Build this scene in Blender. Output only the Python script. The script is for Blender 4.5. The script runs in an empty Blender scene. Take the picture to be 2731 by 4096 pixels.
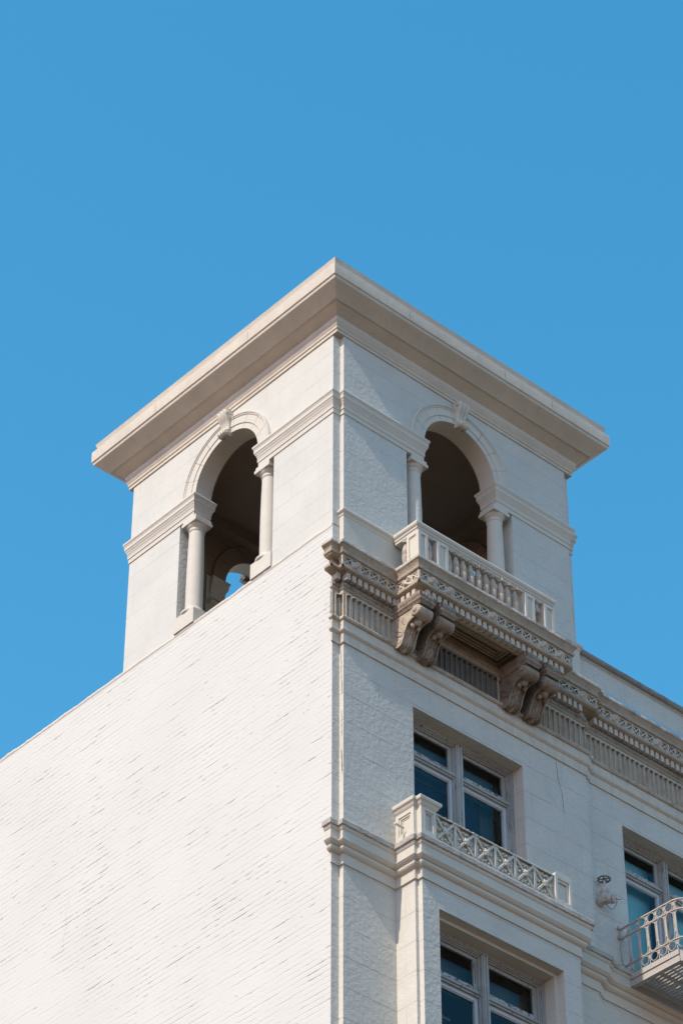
import bpy, bmesh, math, random
from mathutils import Vector, Matrix, noise

random.seed(7)
K = 1.4                                   # metres per drawing unit
SC = bpy.context.scene
COL = SC.collection

# ------------------------------------------------------------------ camera
R = ((0.74361458, -0.6686074, 0.00122832),
     (-0.43192136, -0.47897214, 0.76421832),
     (0.51037369, 0.56881442, 0.64495648))
cam_d = bpy.data.cameras.new('camera')
cam = bpy.data.objects.new('camera', cam_d)
COL.objects.link(cam)
cam_d.sensor_fit = 'VERTICAL'
cam_d.sensor_height = 36.0
cam_d.lens = 36.0 * 12208.31 / 4096.0
cam_d.clip_end = 5000
cam_d.clip_start = 0.5
m = Matrix(((R[0][0], R[1][0], -R[2][0], -18.81 * K),
            (R[0][1], R[1][1], -R[2][1], -21.053 * K),
            (R[0][2], R[1][2], -R[2][2], 1.6 * K),
            (0, 0, 0, 1)))
cam.matrix_world = m
SC.camera = cam

# ------------------------------------------------------------------ sky and sun
DY = 0.088
SUN_TO = Vector((-1.0, -DY, 1.05)).normalized()
EL = math.asin(SUN_TO.z)
world = bpy.data.worlds.new('World')
SC.world = world
world.use_nodes = True
nt = world.node_tree
bg = nt.nodes['Background']
sky = nt.nodes.new('ShaderNodeTexSky')
sky.sky_type = 'NISHITA'
sky.sun_disc = False
sky.sun_elevation = EL
sky.sun_rotation = math.atan2(SUN_TO.x, SUN_TO.y) % (2 * math.pi)
sky.air_density = 1.0
sky.dust_density = 0.35
sky.ozone_density = 2.2
sep = nt.nodes.new('ShaderNodeSeparateColor')
com = nt.nodes.new('ShaderNodeCombineColor')
nt.links.new(sky.outputs[0], sep.inputs[0])
for i, (gain, power) in enumerate(((0.375, 1.55), (1.0, 0.84), (1.27, 0.74))):   # deeper blue overhead, paler towards the horizon
    pw = nt.nodes.new('ShaderNodeMath')
    pw.operation = 'POWER'
    pw.inputs[1].default_value = power
    ml = nt.nodes.new('ShaderNodeMath')
    ml.operation = 'MULTIPLY'
    ml.inputs[1].default_value = gain
    nt.links.new(sep.outputs[i], pw.inputs[0])
    nt.links.new(pw.outputs[0], ml.inputs[0])
    nt.links.new(ml.outputs[0], com.inputs[i])
nt.links.new(com.outputs[0], bg.inputs[0])
bg.inputs[1].default_value = 0.15
sun_d = bpy.data.lights.new('sun', 'SUN')
sun_d.energy = 2.5
sun_d.angle = math.radians(0.5)
sun_d.color = (1.0, 0.885, 0.765)
sun = bpy.data.objects.new('sun', sun_d)
COL.objects.link(sun)
sun.rotation_euler = (-SUN_TO).to_track_quat('-Z', 'Y').to_euler()
sun.location = (-30, -30, 60)
SC.view_settings.view_transform = 'Standard'
SC.view_settings.look = 'None'
SC.view_settings.exposure = 0.85
SC.view_settings.gamma = 1.0
SC.render.engine = 'CYCLES'
SC.cycles.use_denoising = True
SC.cycles.max_bounces = 8
SC.cycles.diffuse_bounces = 4
SC.cycles.glossy_bounces = 3
SC.cycles.transparent_max_bounces = 8

# ------------------------------------------------------------------ dimensions (drawing units, ground about z = 0.42)
GZ = 0.42
W, D = 4.20, 4.17            # tower plan
N, M = 0.115, 0.07           # corner notch
CX, CY = 2.11, 2.12          # arch centres
HW = 0.93                    # half opening between piers
HI = 0.65                    # half opening between impost blocks
RI = 0.62                    # arch radius
T = 0.245                    # tower wall thickness
ZB = 25.30                   # top of brick wall / loggia floor
ZI0, ZI1 = 27.09, 27.44      # impost band
ZT = 28.422                  # underside of tower cornice
FX1 = 4.15                   # right end of the pavilion
RY = 0.075                   # recessed facade plane
XR = 9.5                     # how far the facade runs
BX0, BX1, BY = 0.981, 3.345, 0.40   # balcony core
YX0, YX1, YY = 0.905, 3.44, 0.385   # bay below


# ------------------------------------------------------------------ materials
def nnode(t, kind, **kw):
    n = t.nodes.new(kind)
    for k, v in kw.items():
        setattr(n, k, v)
    return n


def val(sock, v):
    sock.default_value = v


def paint(name, base, rough=0.75, joint=None, grain=0.25, gscale=60.0, stain=0.0, stain_col=(0.2, 0.15, 0.11),
          streak=0.0, jcol=None, jdark=0.55, jbump=0.6, vary=0.06, speck=0.0, peel=None, side=1.0):
    """Painted masonry: base colour, slow tonal drift, stains of their own shape, optional ashlar joints, fine bump."""
    mt = bpy.data.materials.new(name)
    mt.use_nodes = True
    t = mt.node_tree
    L = t.links.new
    b = t.nodes['Principled BSDF']
    val(b.inputs['Roughness'], rough)
    val(b.inputs['Specular IOR Level'], 0.25)
    geo = nnode(t, 'ShaderNodeNewGeometry')
    pos = nnode(t, 'ShaderNodeVectorMath', operation='SCALE')
    L(geo.outputs['Position'], pos.inputs[0])
    val(pos.inputs['Scale'], 1.0 / K)
    # slow drift
    n1 = nnode(t, 'ShaderNodeTexNoise')
    val(n1.inputs['Scale'], 1.7)
    val(n1.inputs['Detail'], 5.0)
    val(n1.inputs['Roughness'], 0.62)
    L(pos.outputs[0], n1.inputs['Vector'])
    mr = nnode(t, 'ShaderNodeMapRange')
    val(mr.inputs[1], 0.3)
    val(mr.inputs[2], 0.7)
    val(mr.inputs[3], 1.0 - vary)
    val(mr.inputs[4], 1.0 + vary * 0.5)
    L(n1.outputs['Fac'], mr.inputs[0])
    mul = nnode(t, 'ShaderNodeVectorMath', operation='SCALE')
    val(mul.inputs[0], base)
    L(mr.outputs[0], mul.inputs['Scale'])
    col = mul.outputs[0]

    def mix(a, bcol, fac):
        mx = nnode(t, 'ShaderNodeMix', data_type='RGBA')
        L(fac, mx.inputs[0])
        L(a, mx.inputs[6])
        if isinstance(bcol, tuple):
            val(mx.inputs[7], (*bcol, 1))
        else:
            L(bcol, mx.inputs[7])
        return mx.outputs[2]

    def ramp(sock, lo, hi, amt):
        r_ = nnode(t, 'ShaderNodeMapRange')
        val(r_.inputs[1], lo)
        val(r_.inputs[2], hi)
        val(r_.inputs[3], 0.0)
        val(r_.inputs[4], amt)
        L(sock, r_.inputs[0])
        return r_.outputs[0]

    if stain > 0:
        n2 = nnode(t, 'ShaderNodeTexNoise')
        val(n2.inputs['Scale'], 9.0)
        val(n2.inputs['Detail'], 8.0)
        val(n2.inputs['Roughness'], 0.7)
        L(pos.outputs[0], n2.inputs['Vector'])
        col = mix(col, stain_col, ramp(n2.outputs['Fac'], 0.48, 0.68, stain))
    if streak > 0:
        sv = nnode(t, 'ShaderNodeVectorMath', operation='MULTIPLY')
        L(pos.outputs[0], sv.inputs[0])
        val(sv.inputs[1], (14.0, 14.0, 1.1))
        n3 = nnode(t, 'ShaderNodeTexNoise')
        val(n3.inputs['Scale'], 1.0)
        val(n3.inputs['Detail'], 4.0)
        L(sv.outputs[0], n3.inputs['Vector'])
        col = mix(col, stain_col, ramp(n3.outputs['Fac'], 0.52, 0.75, streak))
    if speck > 0:
        vs = nnode(t, 'ShaderNodeTexVoronoi')
        val(vs.inputs['Scale'], 2.3)
        L(pos.outputs[0], vs.inputs['Vector'])
        col = mix(col, (0.09, 0.075, 0.06), ramp(vs.outputs['Distance'], 0.022, 0.012, speck))
    if peel:
        pv = nnode(t, 'ShaderNodeVectorMath', operation='MULTIPLY')
        L(pos.outputs[0], pv.inputs[0])
        val(pv.inputs[1], peel[1])
        n5 = nnode(t, 'ShaderNodeTexNoise')
        val(n5.inputs['Scale'], 1.0)
        val(n5.inputs['Detail'], 6.0)
        val(n5.inputs['Roughness'], 0.7)
        L(pv.outputs[0], n5.inputs['Vector'])
        col = mix(col, (0.075, 0.065, 0.055), ramp(n5.outputs['Fac'], peel[0], peel[0] + 0.05, 0.85))
    # fine bump
    n4 = nnode(t, 'ShaderNodeTexNoise')
    val(n4.inputs['Scale'], gscale)
    val(n4.inputs['Detail'], 3.0)
    L(pos.outputs[0], n4.inputs['Vector'])
    n6 = nnode(t, 'ShaderNodeTexNoise')
    val(n6.inputs['Scale'], gscale * 0.23)
    val(n6.inputs['Detail'], 2.0)
    L(pos.outputs[0], n6.inputs['Vector'])
    hsum = nnode(t, 'ShaderNodeMath', operation='MULTIPLY_ADD')
    L(n4.outputs['Fac'], hsum.inputs[0])
    val(hsum.inputs[1], 0.55)
    L(n6.outputs['Fac'], hsum.inputs[2])
    bp = nnode(t, 'ShaderNodeBump')
    val(bp.inputs['Strength'], grain)
    val(bp.inputs['Distance'], 0.018 * K)
    L(hsum.outputs[0], bp.inputs['Height'])
    nrm = bp.outputs['Normal']
    if joint:
        bw, rh, u0, z0 = joint
        sx = nnode(t, 'ShaderNodeSeparateXYZ')
        L(pos.outputs[0], sx.inputs[0])
        sn = nnode(t, 'ShaderNodeSeparateXYZ')
        L(geo.outputs['True Normal'], sn.inputs[0])
        ab = nnode(t, 'ShaderNodeMath', operation='ABSOLUTE')
        L(sn.outputs[0], ab.inputs[0])
        gt = nnode(t, 'ShaderNodeMath', operation='GREATER_THAN')
        L(ab.outputs[0], gt.inputs[0])
        val(gt.inputs[1], 0.7)
        gm = nnode(t, 'ShaderNodeMapRange')
        val(gm.inputs[3], grain)
        val(gm.inputs[4], grain * side)
        L(gt.outputs[0], gm.inputs[0])
        L(gm.outputs[0], bp.inputs['Strength'])
        um = nnode(t, 'ShaderNodeMix', data_type='FLOAT')
        L(gt.outputs[0], um.inputs[0])
        L(sx.outputs[0], um.inputs[2])
        L(sx.outputs[1], um.inputs[3])
        su = nnode(t, 'ShaderNodeMath', operation='SUBTRACT')
        L(um.outputs[0], su.inputs[0])
        val(su.inputs[1], u0)
        sz = nnode(t, 'ShaderNodeMath', operation='SUBTRACT')
        L(sx.outputs[2], sz.inputs[0])
        val(sz.inputs[1], z0)
        cb = nnode(t, 'ShaderNodeCombineXYZ')
        L(su.outputs[0], cb.inputs[0])
        L(sz.outputs[0], cb.inputs[1])
        br = nnode(t, 'ShaderNodeTexBrick')
        br.offset = 0.5
        val(br.inputs['Scale'], 1.0)
        val(br.inputs['Mortar Size'], 0.0042)
        val(br.inputs['Mortar Smooth'], 0.25)
        val(br.inputs['Brick Width'], bw)
        val(br.inputs['Row Height'], rh)
        L(cb.outputs[0], br.inputs['Vector'])
        nj = nnode(t, 'ShaderNodeTexNoise')
        val(nj.inputs['Scale'], 1.3)
        val(nj.inputs['Detail'], 3.0)
        L(pos.outputs[0], nj.inputs['Vector'])
        def mth(op, a_, b_):
            n_ = nnode(t, 'ShaderNodeMath', operation=op)
            for i_, v_ in enumerate((a_, b_)):
                if isinstance(v_, (int, float)):
                    val(n_.inputs[i_], v_)
                else:
                    L(v_, n_.inputs[i_])
            return n_.outputs[0]
        fz = mth('FRACT', mth('DIVIDE', sz.outputs[0], rh), 0)
        dz_ = mth('MULTIPLY', mth('MINIMUM', fz, mth('SUBTRACT', 1.0, fz)), rh)
        hm = mth('MAXIMUM', mth('LESS_THAN', dz_, 0.0046), 0.38)
        jfac = mth('MULTIPLY', br.outputs['Fac'], hm)
        jf = nnode(t, 'ShaderNodeMath', operation='MULTIPLY')
        L(jfac, jf.inputs[0])
        L(ramp(nj.outputs['Fac'], 0.32, 0.62, jdark), jf.inputs[1])
        col = mix(col, jcol or (0.22, 0.2, 0.18), jf.outputs[0])
        b2 = nnode(t, 'ShaderNodeBump', invert=True)
        val(b2.inputs['Strength'], jbump)
        val(b2.inputs['Distance'], 0.006 * K)
        L(jfac, b2.inputs['Height'])
        L(nrm, b2.inputs['Normal'])
        nrm = b2.outputs['Normal']
    L(nrm, b.inputs['Normal'])
    L(col, b.inputs['Base Color'])
    return mt


def brick_paint(name):
    """Old brick wall under thick white paint: courses that show only where the joints are hollow."""
    mt = bpy.data.materials.new(name)
    mt.use_nodes = True
    t = mt.node_tree
    L = t.links.new
    b = t.nodes['Principled BSDF']
    val(b.inputs['Roughness'], 0.7)
    val(b.inputs['Specular IOR Level'], 0.25)
    geo = nnode(t, 'ShaderNodeNewGeometry')
    pos = nnode(t, 'ShaderNodeVectorMath', operation='SCALE')
    L(geo.outputs['Position'], pos.inputs[0])
    val(pos.inputs['Scale'], 1.0 / K)
    nw = nnode(t, 'ShaderNodeTexNoise')
    val(nw.inputs['Scale'], 2.6)
    val(nw.inputs['Detail'], 4.0)
    L(pos.outputs[0], nw.inputs['Vector'])
    nw2 = nnode(t, 'ShaderNodeTexNoise')
    val(nw2.inputs['Scale'], 22.0)
    val(nw2.inputs['Detail'], 2.0)
    L(pos.outputs[0], nw2.inputs['Vector'])
    sx = nnode(t, 'ShaderNodeSeparateXYZ')
    L(pos.outputs[0], sx.inputs[0])

    def math_(op, a, c, d=None):
        n = nnode(t, 'ShaderNodeMath', operation=op)
        for i, v in enumerate((a, c, d)):
            if v is None:
                continue
            if isinstance(v, (int, float)):
                val(n.inputs[i], v)
            else:
                L(v, n.inputs[i])
        return n.outputs[0]

    w1 = math_('MULTIPLY_ADD', nw.outputs['Fac'], 0.022, -0.011)
    w2 = math_('MULTIPLY_ADD', nw2.outputs['Fac'], 0.017, -0.0085)
    zz = math_('ADD', math_('ADD', sx.outputs[2], w1), w2)
    cb = nnode(t, 'ShaderNodeCombineXYZ')
    L(sx.outputs[1], cb.inputs[0])
    L(zz, cb.inputs[1])
    br = nnode(t, 'ShaderNodeTexBrick')
    br.offset = 0.5
    val(br.inputs['Scale'], 1.0)
    val(br.inputs['Mortar Size'], 0.0058)
    val(br.inputs['Mortar Smooth'], 0.55)
    val(br.inputs['Brick Width'], 0.215)
    val(br.inputs['Row Height'], 0.0735)
    L(cb.outputs[0], br.inputs['Vector'])
    # horizontal bed joints only
    sw = math_('FRACT', math_('DIVIDE', zz, 0.0735), 0)
    bed = math_('MAXIMUM', math_('SUBTRACT', 1.0, math_('DIVIDE', sw, 0.15)), 0.0)
    bed2 = math_('MAXIMUM', math_('SUBTRACT', 1.0, math_('DIVIDE', math_('SUBTRACT', 1.0, sw), 0.15)), 0.0)
    bedj = math_('MAXIMUM', bed, bed2)
    # openness of the joints: each course has its own run of open and filled stretches
    rowi = math_('FLOOR', math_('ADD', math_('DIVIDE', zz, 0.0735), 0.5), 0)
    cv = nnode(t, 'ShaderNodeCombineXYZ')
    L(math_('MULTIPLY', sx.outputs[1], 1.7), cv.inputs[0])
    L(math_('MULTIPLY', rowi, 3.71), cv.inputs[1])
    no = nnode(t, 'ShaderNodeTexNoise')
    val(no.inputs['Scale'], 1.0)
    val(no.inputs['Detail'], 6.0)
    val(no.inputs['Roughness'], 0.66)
    L(cv.outputs[0], no.inputs['Vector'])
    nb = nnode(t, 'ShaderNodeTexNoise')
    val(nb.inputs['Scale'], 0.55)
    val(nb.inputs['Detail'], 2.0)
    L(pos.outputs[0], nb.inputs['Vector'])
    op = math_('MULTIPLY_ADD', nb.outputs['Fac'], 0.26, -0.13)
    op = math_('ADD', op, no.outputs['Fac'])

    def ramp(sock, lo, hi, amt):
        r_ = nnode(t, 'ShaderNodeMapRange')
        val(r_.inputs[1], lo)
        val(r_.inputs[2], hi)
        val(r_.inputs[3], 0.0)
        val(r_.inputs[4], amt)
        L(sock, r_.inputs[0])
        return r_.outputs[0]

    gap = math_('MULTIPLY', ramp(op, 0.59, 0.65, 1.0), ramp(bedj, 0.46, 0.74, 1.0))
    faint = math_('MULTIPLY', ramp(op, 0.42, 0.60, 0.30), ramp(bedj, 0.55, 0.85, 1.0))
    cv2 = nnode(t, 'ShaderNodeCombineXYZ')
    L(math_('MULTIPLY', sx.outputs[1], 6.5), cv2.inputs[0])
    L(math_('MULTIPLY', rowi, 5.37), cv2.inputs[1])
    ns = nnode(t, 'ShaderNodeTexNoise')
    val(ns.inputs['Scale'], 1.0)
    val(ns.inputs['Detail'], 4.0)
    L(cv2.outputs[0], ns.inputs['Vector'])
    shortm = math_('MULTIPLY', ramp(math_('MULTIPLY_ADD', nb.outputs['Fac'], 0.3, ns.outputs['Fac']), 0.76, 0.84, 0.85), ramp(bedj, 0.40, 0.75, 1.0))
    gap = math_('MAXIMUM', gap, shortm)
    nm = nnode(t, 'ShaderNodeTexNoise')
    val(nm.inputs['Scale'], 1.1)
    val(nm.inputs['Detail'], 4.0)
    val(nm.inputs['Roughness'], 0.7)
    L(pos.outputs[0], nm.inputs['Vector'])
    faint = math_('MULTIPLY', faint, ramp(nm.outputs['Fac'], 0.36, 0.66, 1.35))
    gap = math_('MAXIMUM', gap, faint)
    # short broken head joints and chips
    hd = math_('MULTIPLY', br.outputs['Fac'], ramp(op, 0.60, 0.70, 0.45))
    gapt = math_('MAXIMUM', gap, hd)
    n1 = nnode(t, 'ShaderNodeTexNoise')
    val(n1.inputs['Scale'], 0.8)
    val(n1.inputs['Detail'], 4.0)
    L(pos.outputs[0], n1.inputs['Vector'])
    cr = nnode(t, 'ShaderNodeMix', data_type='RGBA')
    L(ramp(n1.outputs['Fac'], 0.3, 0.7, 1.0), cr.inputs[0])
    val(cr.inputs[6], (0.575, 0.575, 0.53, 1))
    val(cr.inputs[7], (0.61, 0.605, 0.56, 1))
    mx = nnode(t, 'ShaderNodeMix', data_type='RGBA')
    L(math_('MULTIPLY', gapt, 0.85), mx.inputs[0])
    L(cr.outputs[2], mx.inputs[6])
    val(mx.inputs[7], (0.17, 0.155, 0.14, 1))
    L(mx.outputs[2], b.inputs['Base Color'])
    # height: rounded courses, lumps of paint, open gaps
    soft = math_('MULTIPLY', ramp(bedj, 0.0, 1.0, 1.0), ramp(op, 0.40, 0.64, 0.8))
    h = math_('SUBTRACT', math_('MULTIPLY', nw2.outputs['Fac'], 0.4), math_('ADD', soft, gapt))
    nf = nnode(t, 'ShaderNodeTexNoise')
    val(nf.inputs['Scale'], 60.0)
    L(pos.outputs[0], nf.inputs['Vector'])
    h = math_('MULTIPLY_ADD', nf.outputs['Fac'], 0.22, h)
    bp = nnode(t, 'ShaderNodeBump')
    val(bp.inputs['Strength'], 0.55)
    val(bp.inputs['Distance'], 0.010 * K)
    L(h, bp.inputs['Height'])
    L(bp.outputs['Normal'], b.inputs['Normal'])
    return mt


def plain(name, colr, rough=0.6, metal=0.0, spec=0.3):
    mt = bpy.data.materials.new(name)
    mt.use_nodes = True
    t = mt.node_tree
    b = t.nodes['Principled BSDF']
    val(b.inputs['Roughness'], rough)
    val(b.inputs['Metallic'], metal)
    val(b.inputs['Specular IOR Level'], spec)
    geo = nnode(t, 'ShaderNodeNewGeometry')
    n1 = nnode(t, 'ShaderNodeTexNoise')
    val(n1.inputs['Scale'], 3.0)
    val(n1.inputs['Detail'], 5.0)
    t.links.new(geo.outputs['Position'], n1.inputs['Vector'])
    mx = nnode(t, 'ShaderNodeMix', data_type='RGBA')
    t.links.new(n1.outputs['Fac'], mx.inputs[0])
    val(mx.inputs[6], (*[c * 0.88 for c in colr], 1))
    val(mx.inputs[7], (*[min(1, c * 1.1) for c in colr], 1))
    t.links.new(mx.outputs[2], b.inputs['Base Color'])
    return mt


def glass(name):
    mt = bpy.data.materials.new(name)
    mt.use_nodes = True
    t = mt.node_tree
    t.nodes.clear()
    out = nnode(t, 'ShaderNodeOutputMaterial')
    mx = nnode(t, 'ShaderNodeMixShader')
    fr = nnode(t, 'ShaderNodeFresnel')
    val(fr.inputs[0], 1.5)
    tr = nnode(t, 'ShaderNodeBsdfTransparent')
    val(tr.inputs[0], (0.78, 0.9, 0.93, 1))
    gl = nnode(t, 'ShaderNodeBsdfGlossy')
    val(gl.inputs['Roughness'], 0.02)
    nz = nnode(t, 'ShaderNodeTexNoise')
    val(nz.inputs['Scale'], 1.2)
    bp = nnode(t, 'ShaderNodeBump')
    val(bp.inputs['Strength'], 0.03)
    geo = nnode(t, 'ShaderNodeNewGeometry')
    t.links.new(geo.outputs['Position'], nz.inputs['Vector'])
    t.links.new(nz.outputs['Fac'], bp.inputs['Height'])
    t.links.new(bp.outputs['Normal'], gl.inputs['Normal'])
    t.links.new(fr.outputs[0], mx.inputs[0])
    t.links.new(tr.outputs[0], mx.inputs[1])
    t.links.new(gl.outputs[0], mx.inputs[2])
    t.links.new(mx.outputs[0], out.inputs[0])
    return mt


CREAM = (0.59, 0.56, 0.485)
MAT = {}
MAT['brick'] = brick_paint('painted_brick')
MAT['tower'] = paint('painted_ashlar_tower', (0.575, 0.574, 0.525), joint=(0.52, 0.328, 0.323, 0.259), grain=0.75, gscale=75, side=0.22, vary=0.06, streak=0.06,
                     jdark=0.42, stain=0.05, stain_col=(0.45, 0.38, 0.3), speck=0.6)
MAT['stone'] = paint('painted_stone', CREAM, grain=0.22, vary=0.06, stain=0.05, stain_col=(0.35, 0.29, 0.22))
MAT['upper'] = paint('painted_ashlar_upper', (0.59, 0.58, 0.52), joint=(0.55, 0.385, 0.125, 0.048), grain=1.0, gscale=70, side=0.4, vary=0.08, streak=0.10,
                     jdark=0.75, stain=0.06, stain_col=(0.42, 0.36, 0.29), speck=0.7)
MAT['lower'] = paint('painted_ashlar_lower', (0.595, 0.58, 0.515), joint=(0.55, 0.382, 0.125, 0.115), grain=0.95, gscale=70, side=0.3, vary=0.08, streak=0.08,
                     jdark=0.7, stain=0.06, stain_col=(0.42, 0.36, 0.29), speck=0.5)
MAT['band'] = paint('painted_mouldings', (0.42, 0.355, 0.27), grain=0.3, gscale=70, vary=0.14, stain=0.45, stain_col=(0.20, 0.145, 0.095), streak=0.25)  # browner, dirtier paint; also darkened for the shade behind dentils and lattice
MAT['corn'] = paint('painted_cornice', (0.57, 0.515, 0.425), grain=0.16, gscale=30, vary=0.10, stain=0.16, stain_col=(0.36, 0.28, 0.20), streak=0.12)
MAT['grime'] = paint('grimy_terracotta', (0.30, 0.245, 0.19), grain=0.5, gscale=70, vary=0.15, stain=0.75, stain_col=(0.13, 0.095, 0.07), streak=0.35)
MAT['carved'] = paint('painted_carving', (0.56, 0.50, 0.415), grain=0.3, gscale=70, vary=0.12, stain=0.28, stain_col=(0.25, 0.19, 0.13), streak=0.12)
MAT['flute'] = paint('painted_fluting', (0.48, 0.42, 0.335), grain=0.3, gscale=70, vary=0.12, stain=0.35, stain_col=(0.2, 0.15, 0.10), streak=0.3)
MAT['cons2'] = paint('sooty_shaded_console', (0.31, 0.255, 0.195), grain=0.45, gscale=60, vary=0.2, stain=0.7, stain_col=(0.10, 0.075, 0.055), streak=0.2)  # soot plus shade set into the colour; same paint as the first console
MAT['archi'] = paint('stained_architrave', (0.585, 0.54, 0.455), grain=0.25, vary=0.08, stain=0.22, stain_col=(0.26, 0.21, 0.16), streak=0.22)
MAT['olive'] = plain('olive_blind', (0.16, 0.18, 0.165), 0.85)
MAT['cop'] = paint('stained_coping', (0.27, 0.25, 0.22), grain=0.5, gscale=60, vary=0.2, stain=0.5, stain_col=(0.12, 0.105, 0.09), streak=0.3)
MAT['balus'] = paint('shade_toned_baluster_paint', (0.47, 0.41, 0.335), grain=0.3, gscale=80, vary=0.16, stain=0.3, stain_col=(0.22, 0.165, 0.115))  # darker than the rail's paint: shade among the balusters put into the colour
MAT['hair'] = plain('hairline_grey', (0.40, 0.385, 0.36), 0.9)
MAT['grimy_shade_fl'] = paint('sooty_shaded_terracotta', (0.19, 0.165, 0.14), grain=0.4, gscale=60, vary=0.2, stain=0.6, stain_col=(0.10, 0.085, 0.07), streak=0.5)  # grimy flutes between the consoles, darkened further for the shade there
MAT['shade_soot'] = paint('sooty_shaded_soffit', (0.12, 0.085, 0.058), grain=0.2, vary=0.25, stain=0.4, stain_col=(0.07, 0.05, 0.04))  # darkened to stand for deep shade under the balcony, on top of real soot
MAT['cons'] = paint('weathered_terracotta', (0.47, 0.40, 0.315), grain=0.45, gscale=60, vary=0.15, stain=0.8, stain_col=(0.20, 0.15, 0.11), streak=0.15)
MAT['ledge'] = paint('weathered_cement', (0.45, 0.42, 0.37), grain=0.8, gscale=70, vary=0.18, stain=0.55, stain_col=(0.17, 0.16, 0.15))
MAT['inner'] = paint('loggia_dark_brown', (0.27, 0.205, 0.155), joint=(0.7, 0.328, 0.2, 0.259), grain=0.2, vary=0.1, jcol=(0.06, 0.05, 0.04), jdark=0.9)
MAT['wood'] = paint('old_window_paint', (0.37, 0.375, 0.36), grain=0.3, gscale=50, vary=0.2, peel=(0.585, (30.0, 30.0, 3.0)), stain=0.12, stain_col=(0.2, 0.17, 0.14))
MAT['peel'] = paint('peeling_window_paint', (0.45, 0.46, 0.45), grain=0.4, gscale=50, vary=0.12, peel=(0.49, (16.0, 16.0, 30.0)))
MAT['sash'] = plain('white_sash', (0.50, 0.54, 0.56), 0.45)
MAT['iron'] = paint('painted_iron', (0.47, 0.435, 0.395), rough=0.55, grain=0.3, gscale=80, vary=0.08, stain=0.12, stain_col=(0.32, 0.2, 0.13))
MAT['crack'] = plain('dark_crack', (0.055, 0.045, 0.04), 0.9)
MAT['glass'] = glass('window_glass')
MAT['room'] = plain('dim_room', (0.012, 0.02, 0.03), 0.9)
MAT['teal'] = plain('teal_blind', (0.42, 0.80, 0.82), 0.8)
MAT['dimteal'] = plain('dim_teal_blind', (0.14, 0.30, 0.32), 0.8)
MAT['navy'] = plain('navy_dark_backing', (0.012, 0.035, 0.065), 0.8)  # dark navy sheet standing in for the unlit room
MAT['curtain'] = plain('grey_curtain', (0.11, 0.125, 0.12), 0.85)
MAT['brown'] = plain('brown_curtain', (0.05, 0.04, 0.035), 0.85)
MAT['blue'] = paint('pale_blue_flashing', (0.34, 0.56, 0.66), grain=0.15, vary=0.12, stain=0.25, stain_col=(0.42, 0.5, 0.54))
MAT['ground'] = plain('asphalt_ground', (0.095, 0.060, 0.032), 0.9)
MAT['pave'] = plain('concrete_pavement', (0.32, 0.29, 0.25), 0.9)
MAT['roof'] = plain('roof_gravel', (0.25, 0.23, 0.2), 0.95)
MAT['rust'] = plain('rusty_iron', (0.24, 0.11, 0.055), 0.85)


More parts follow.
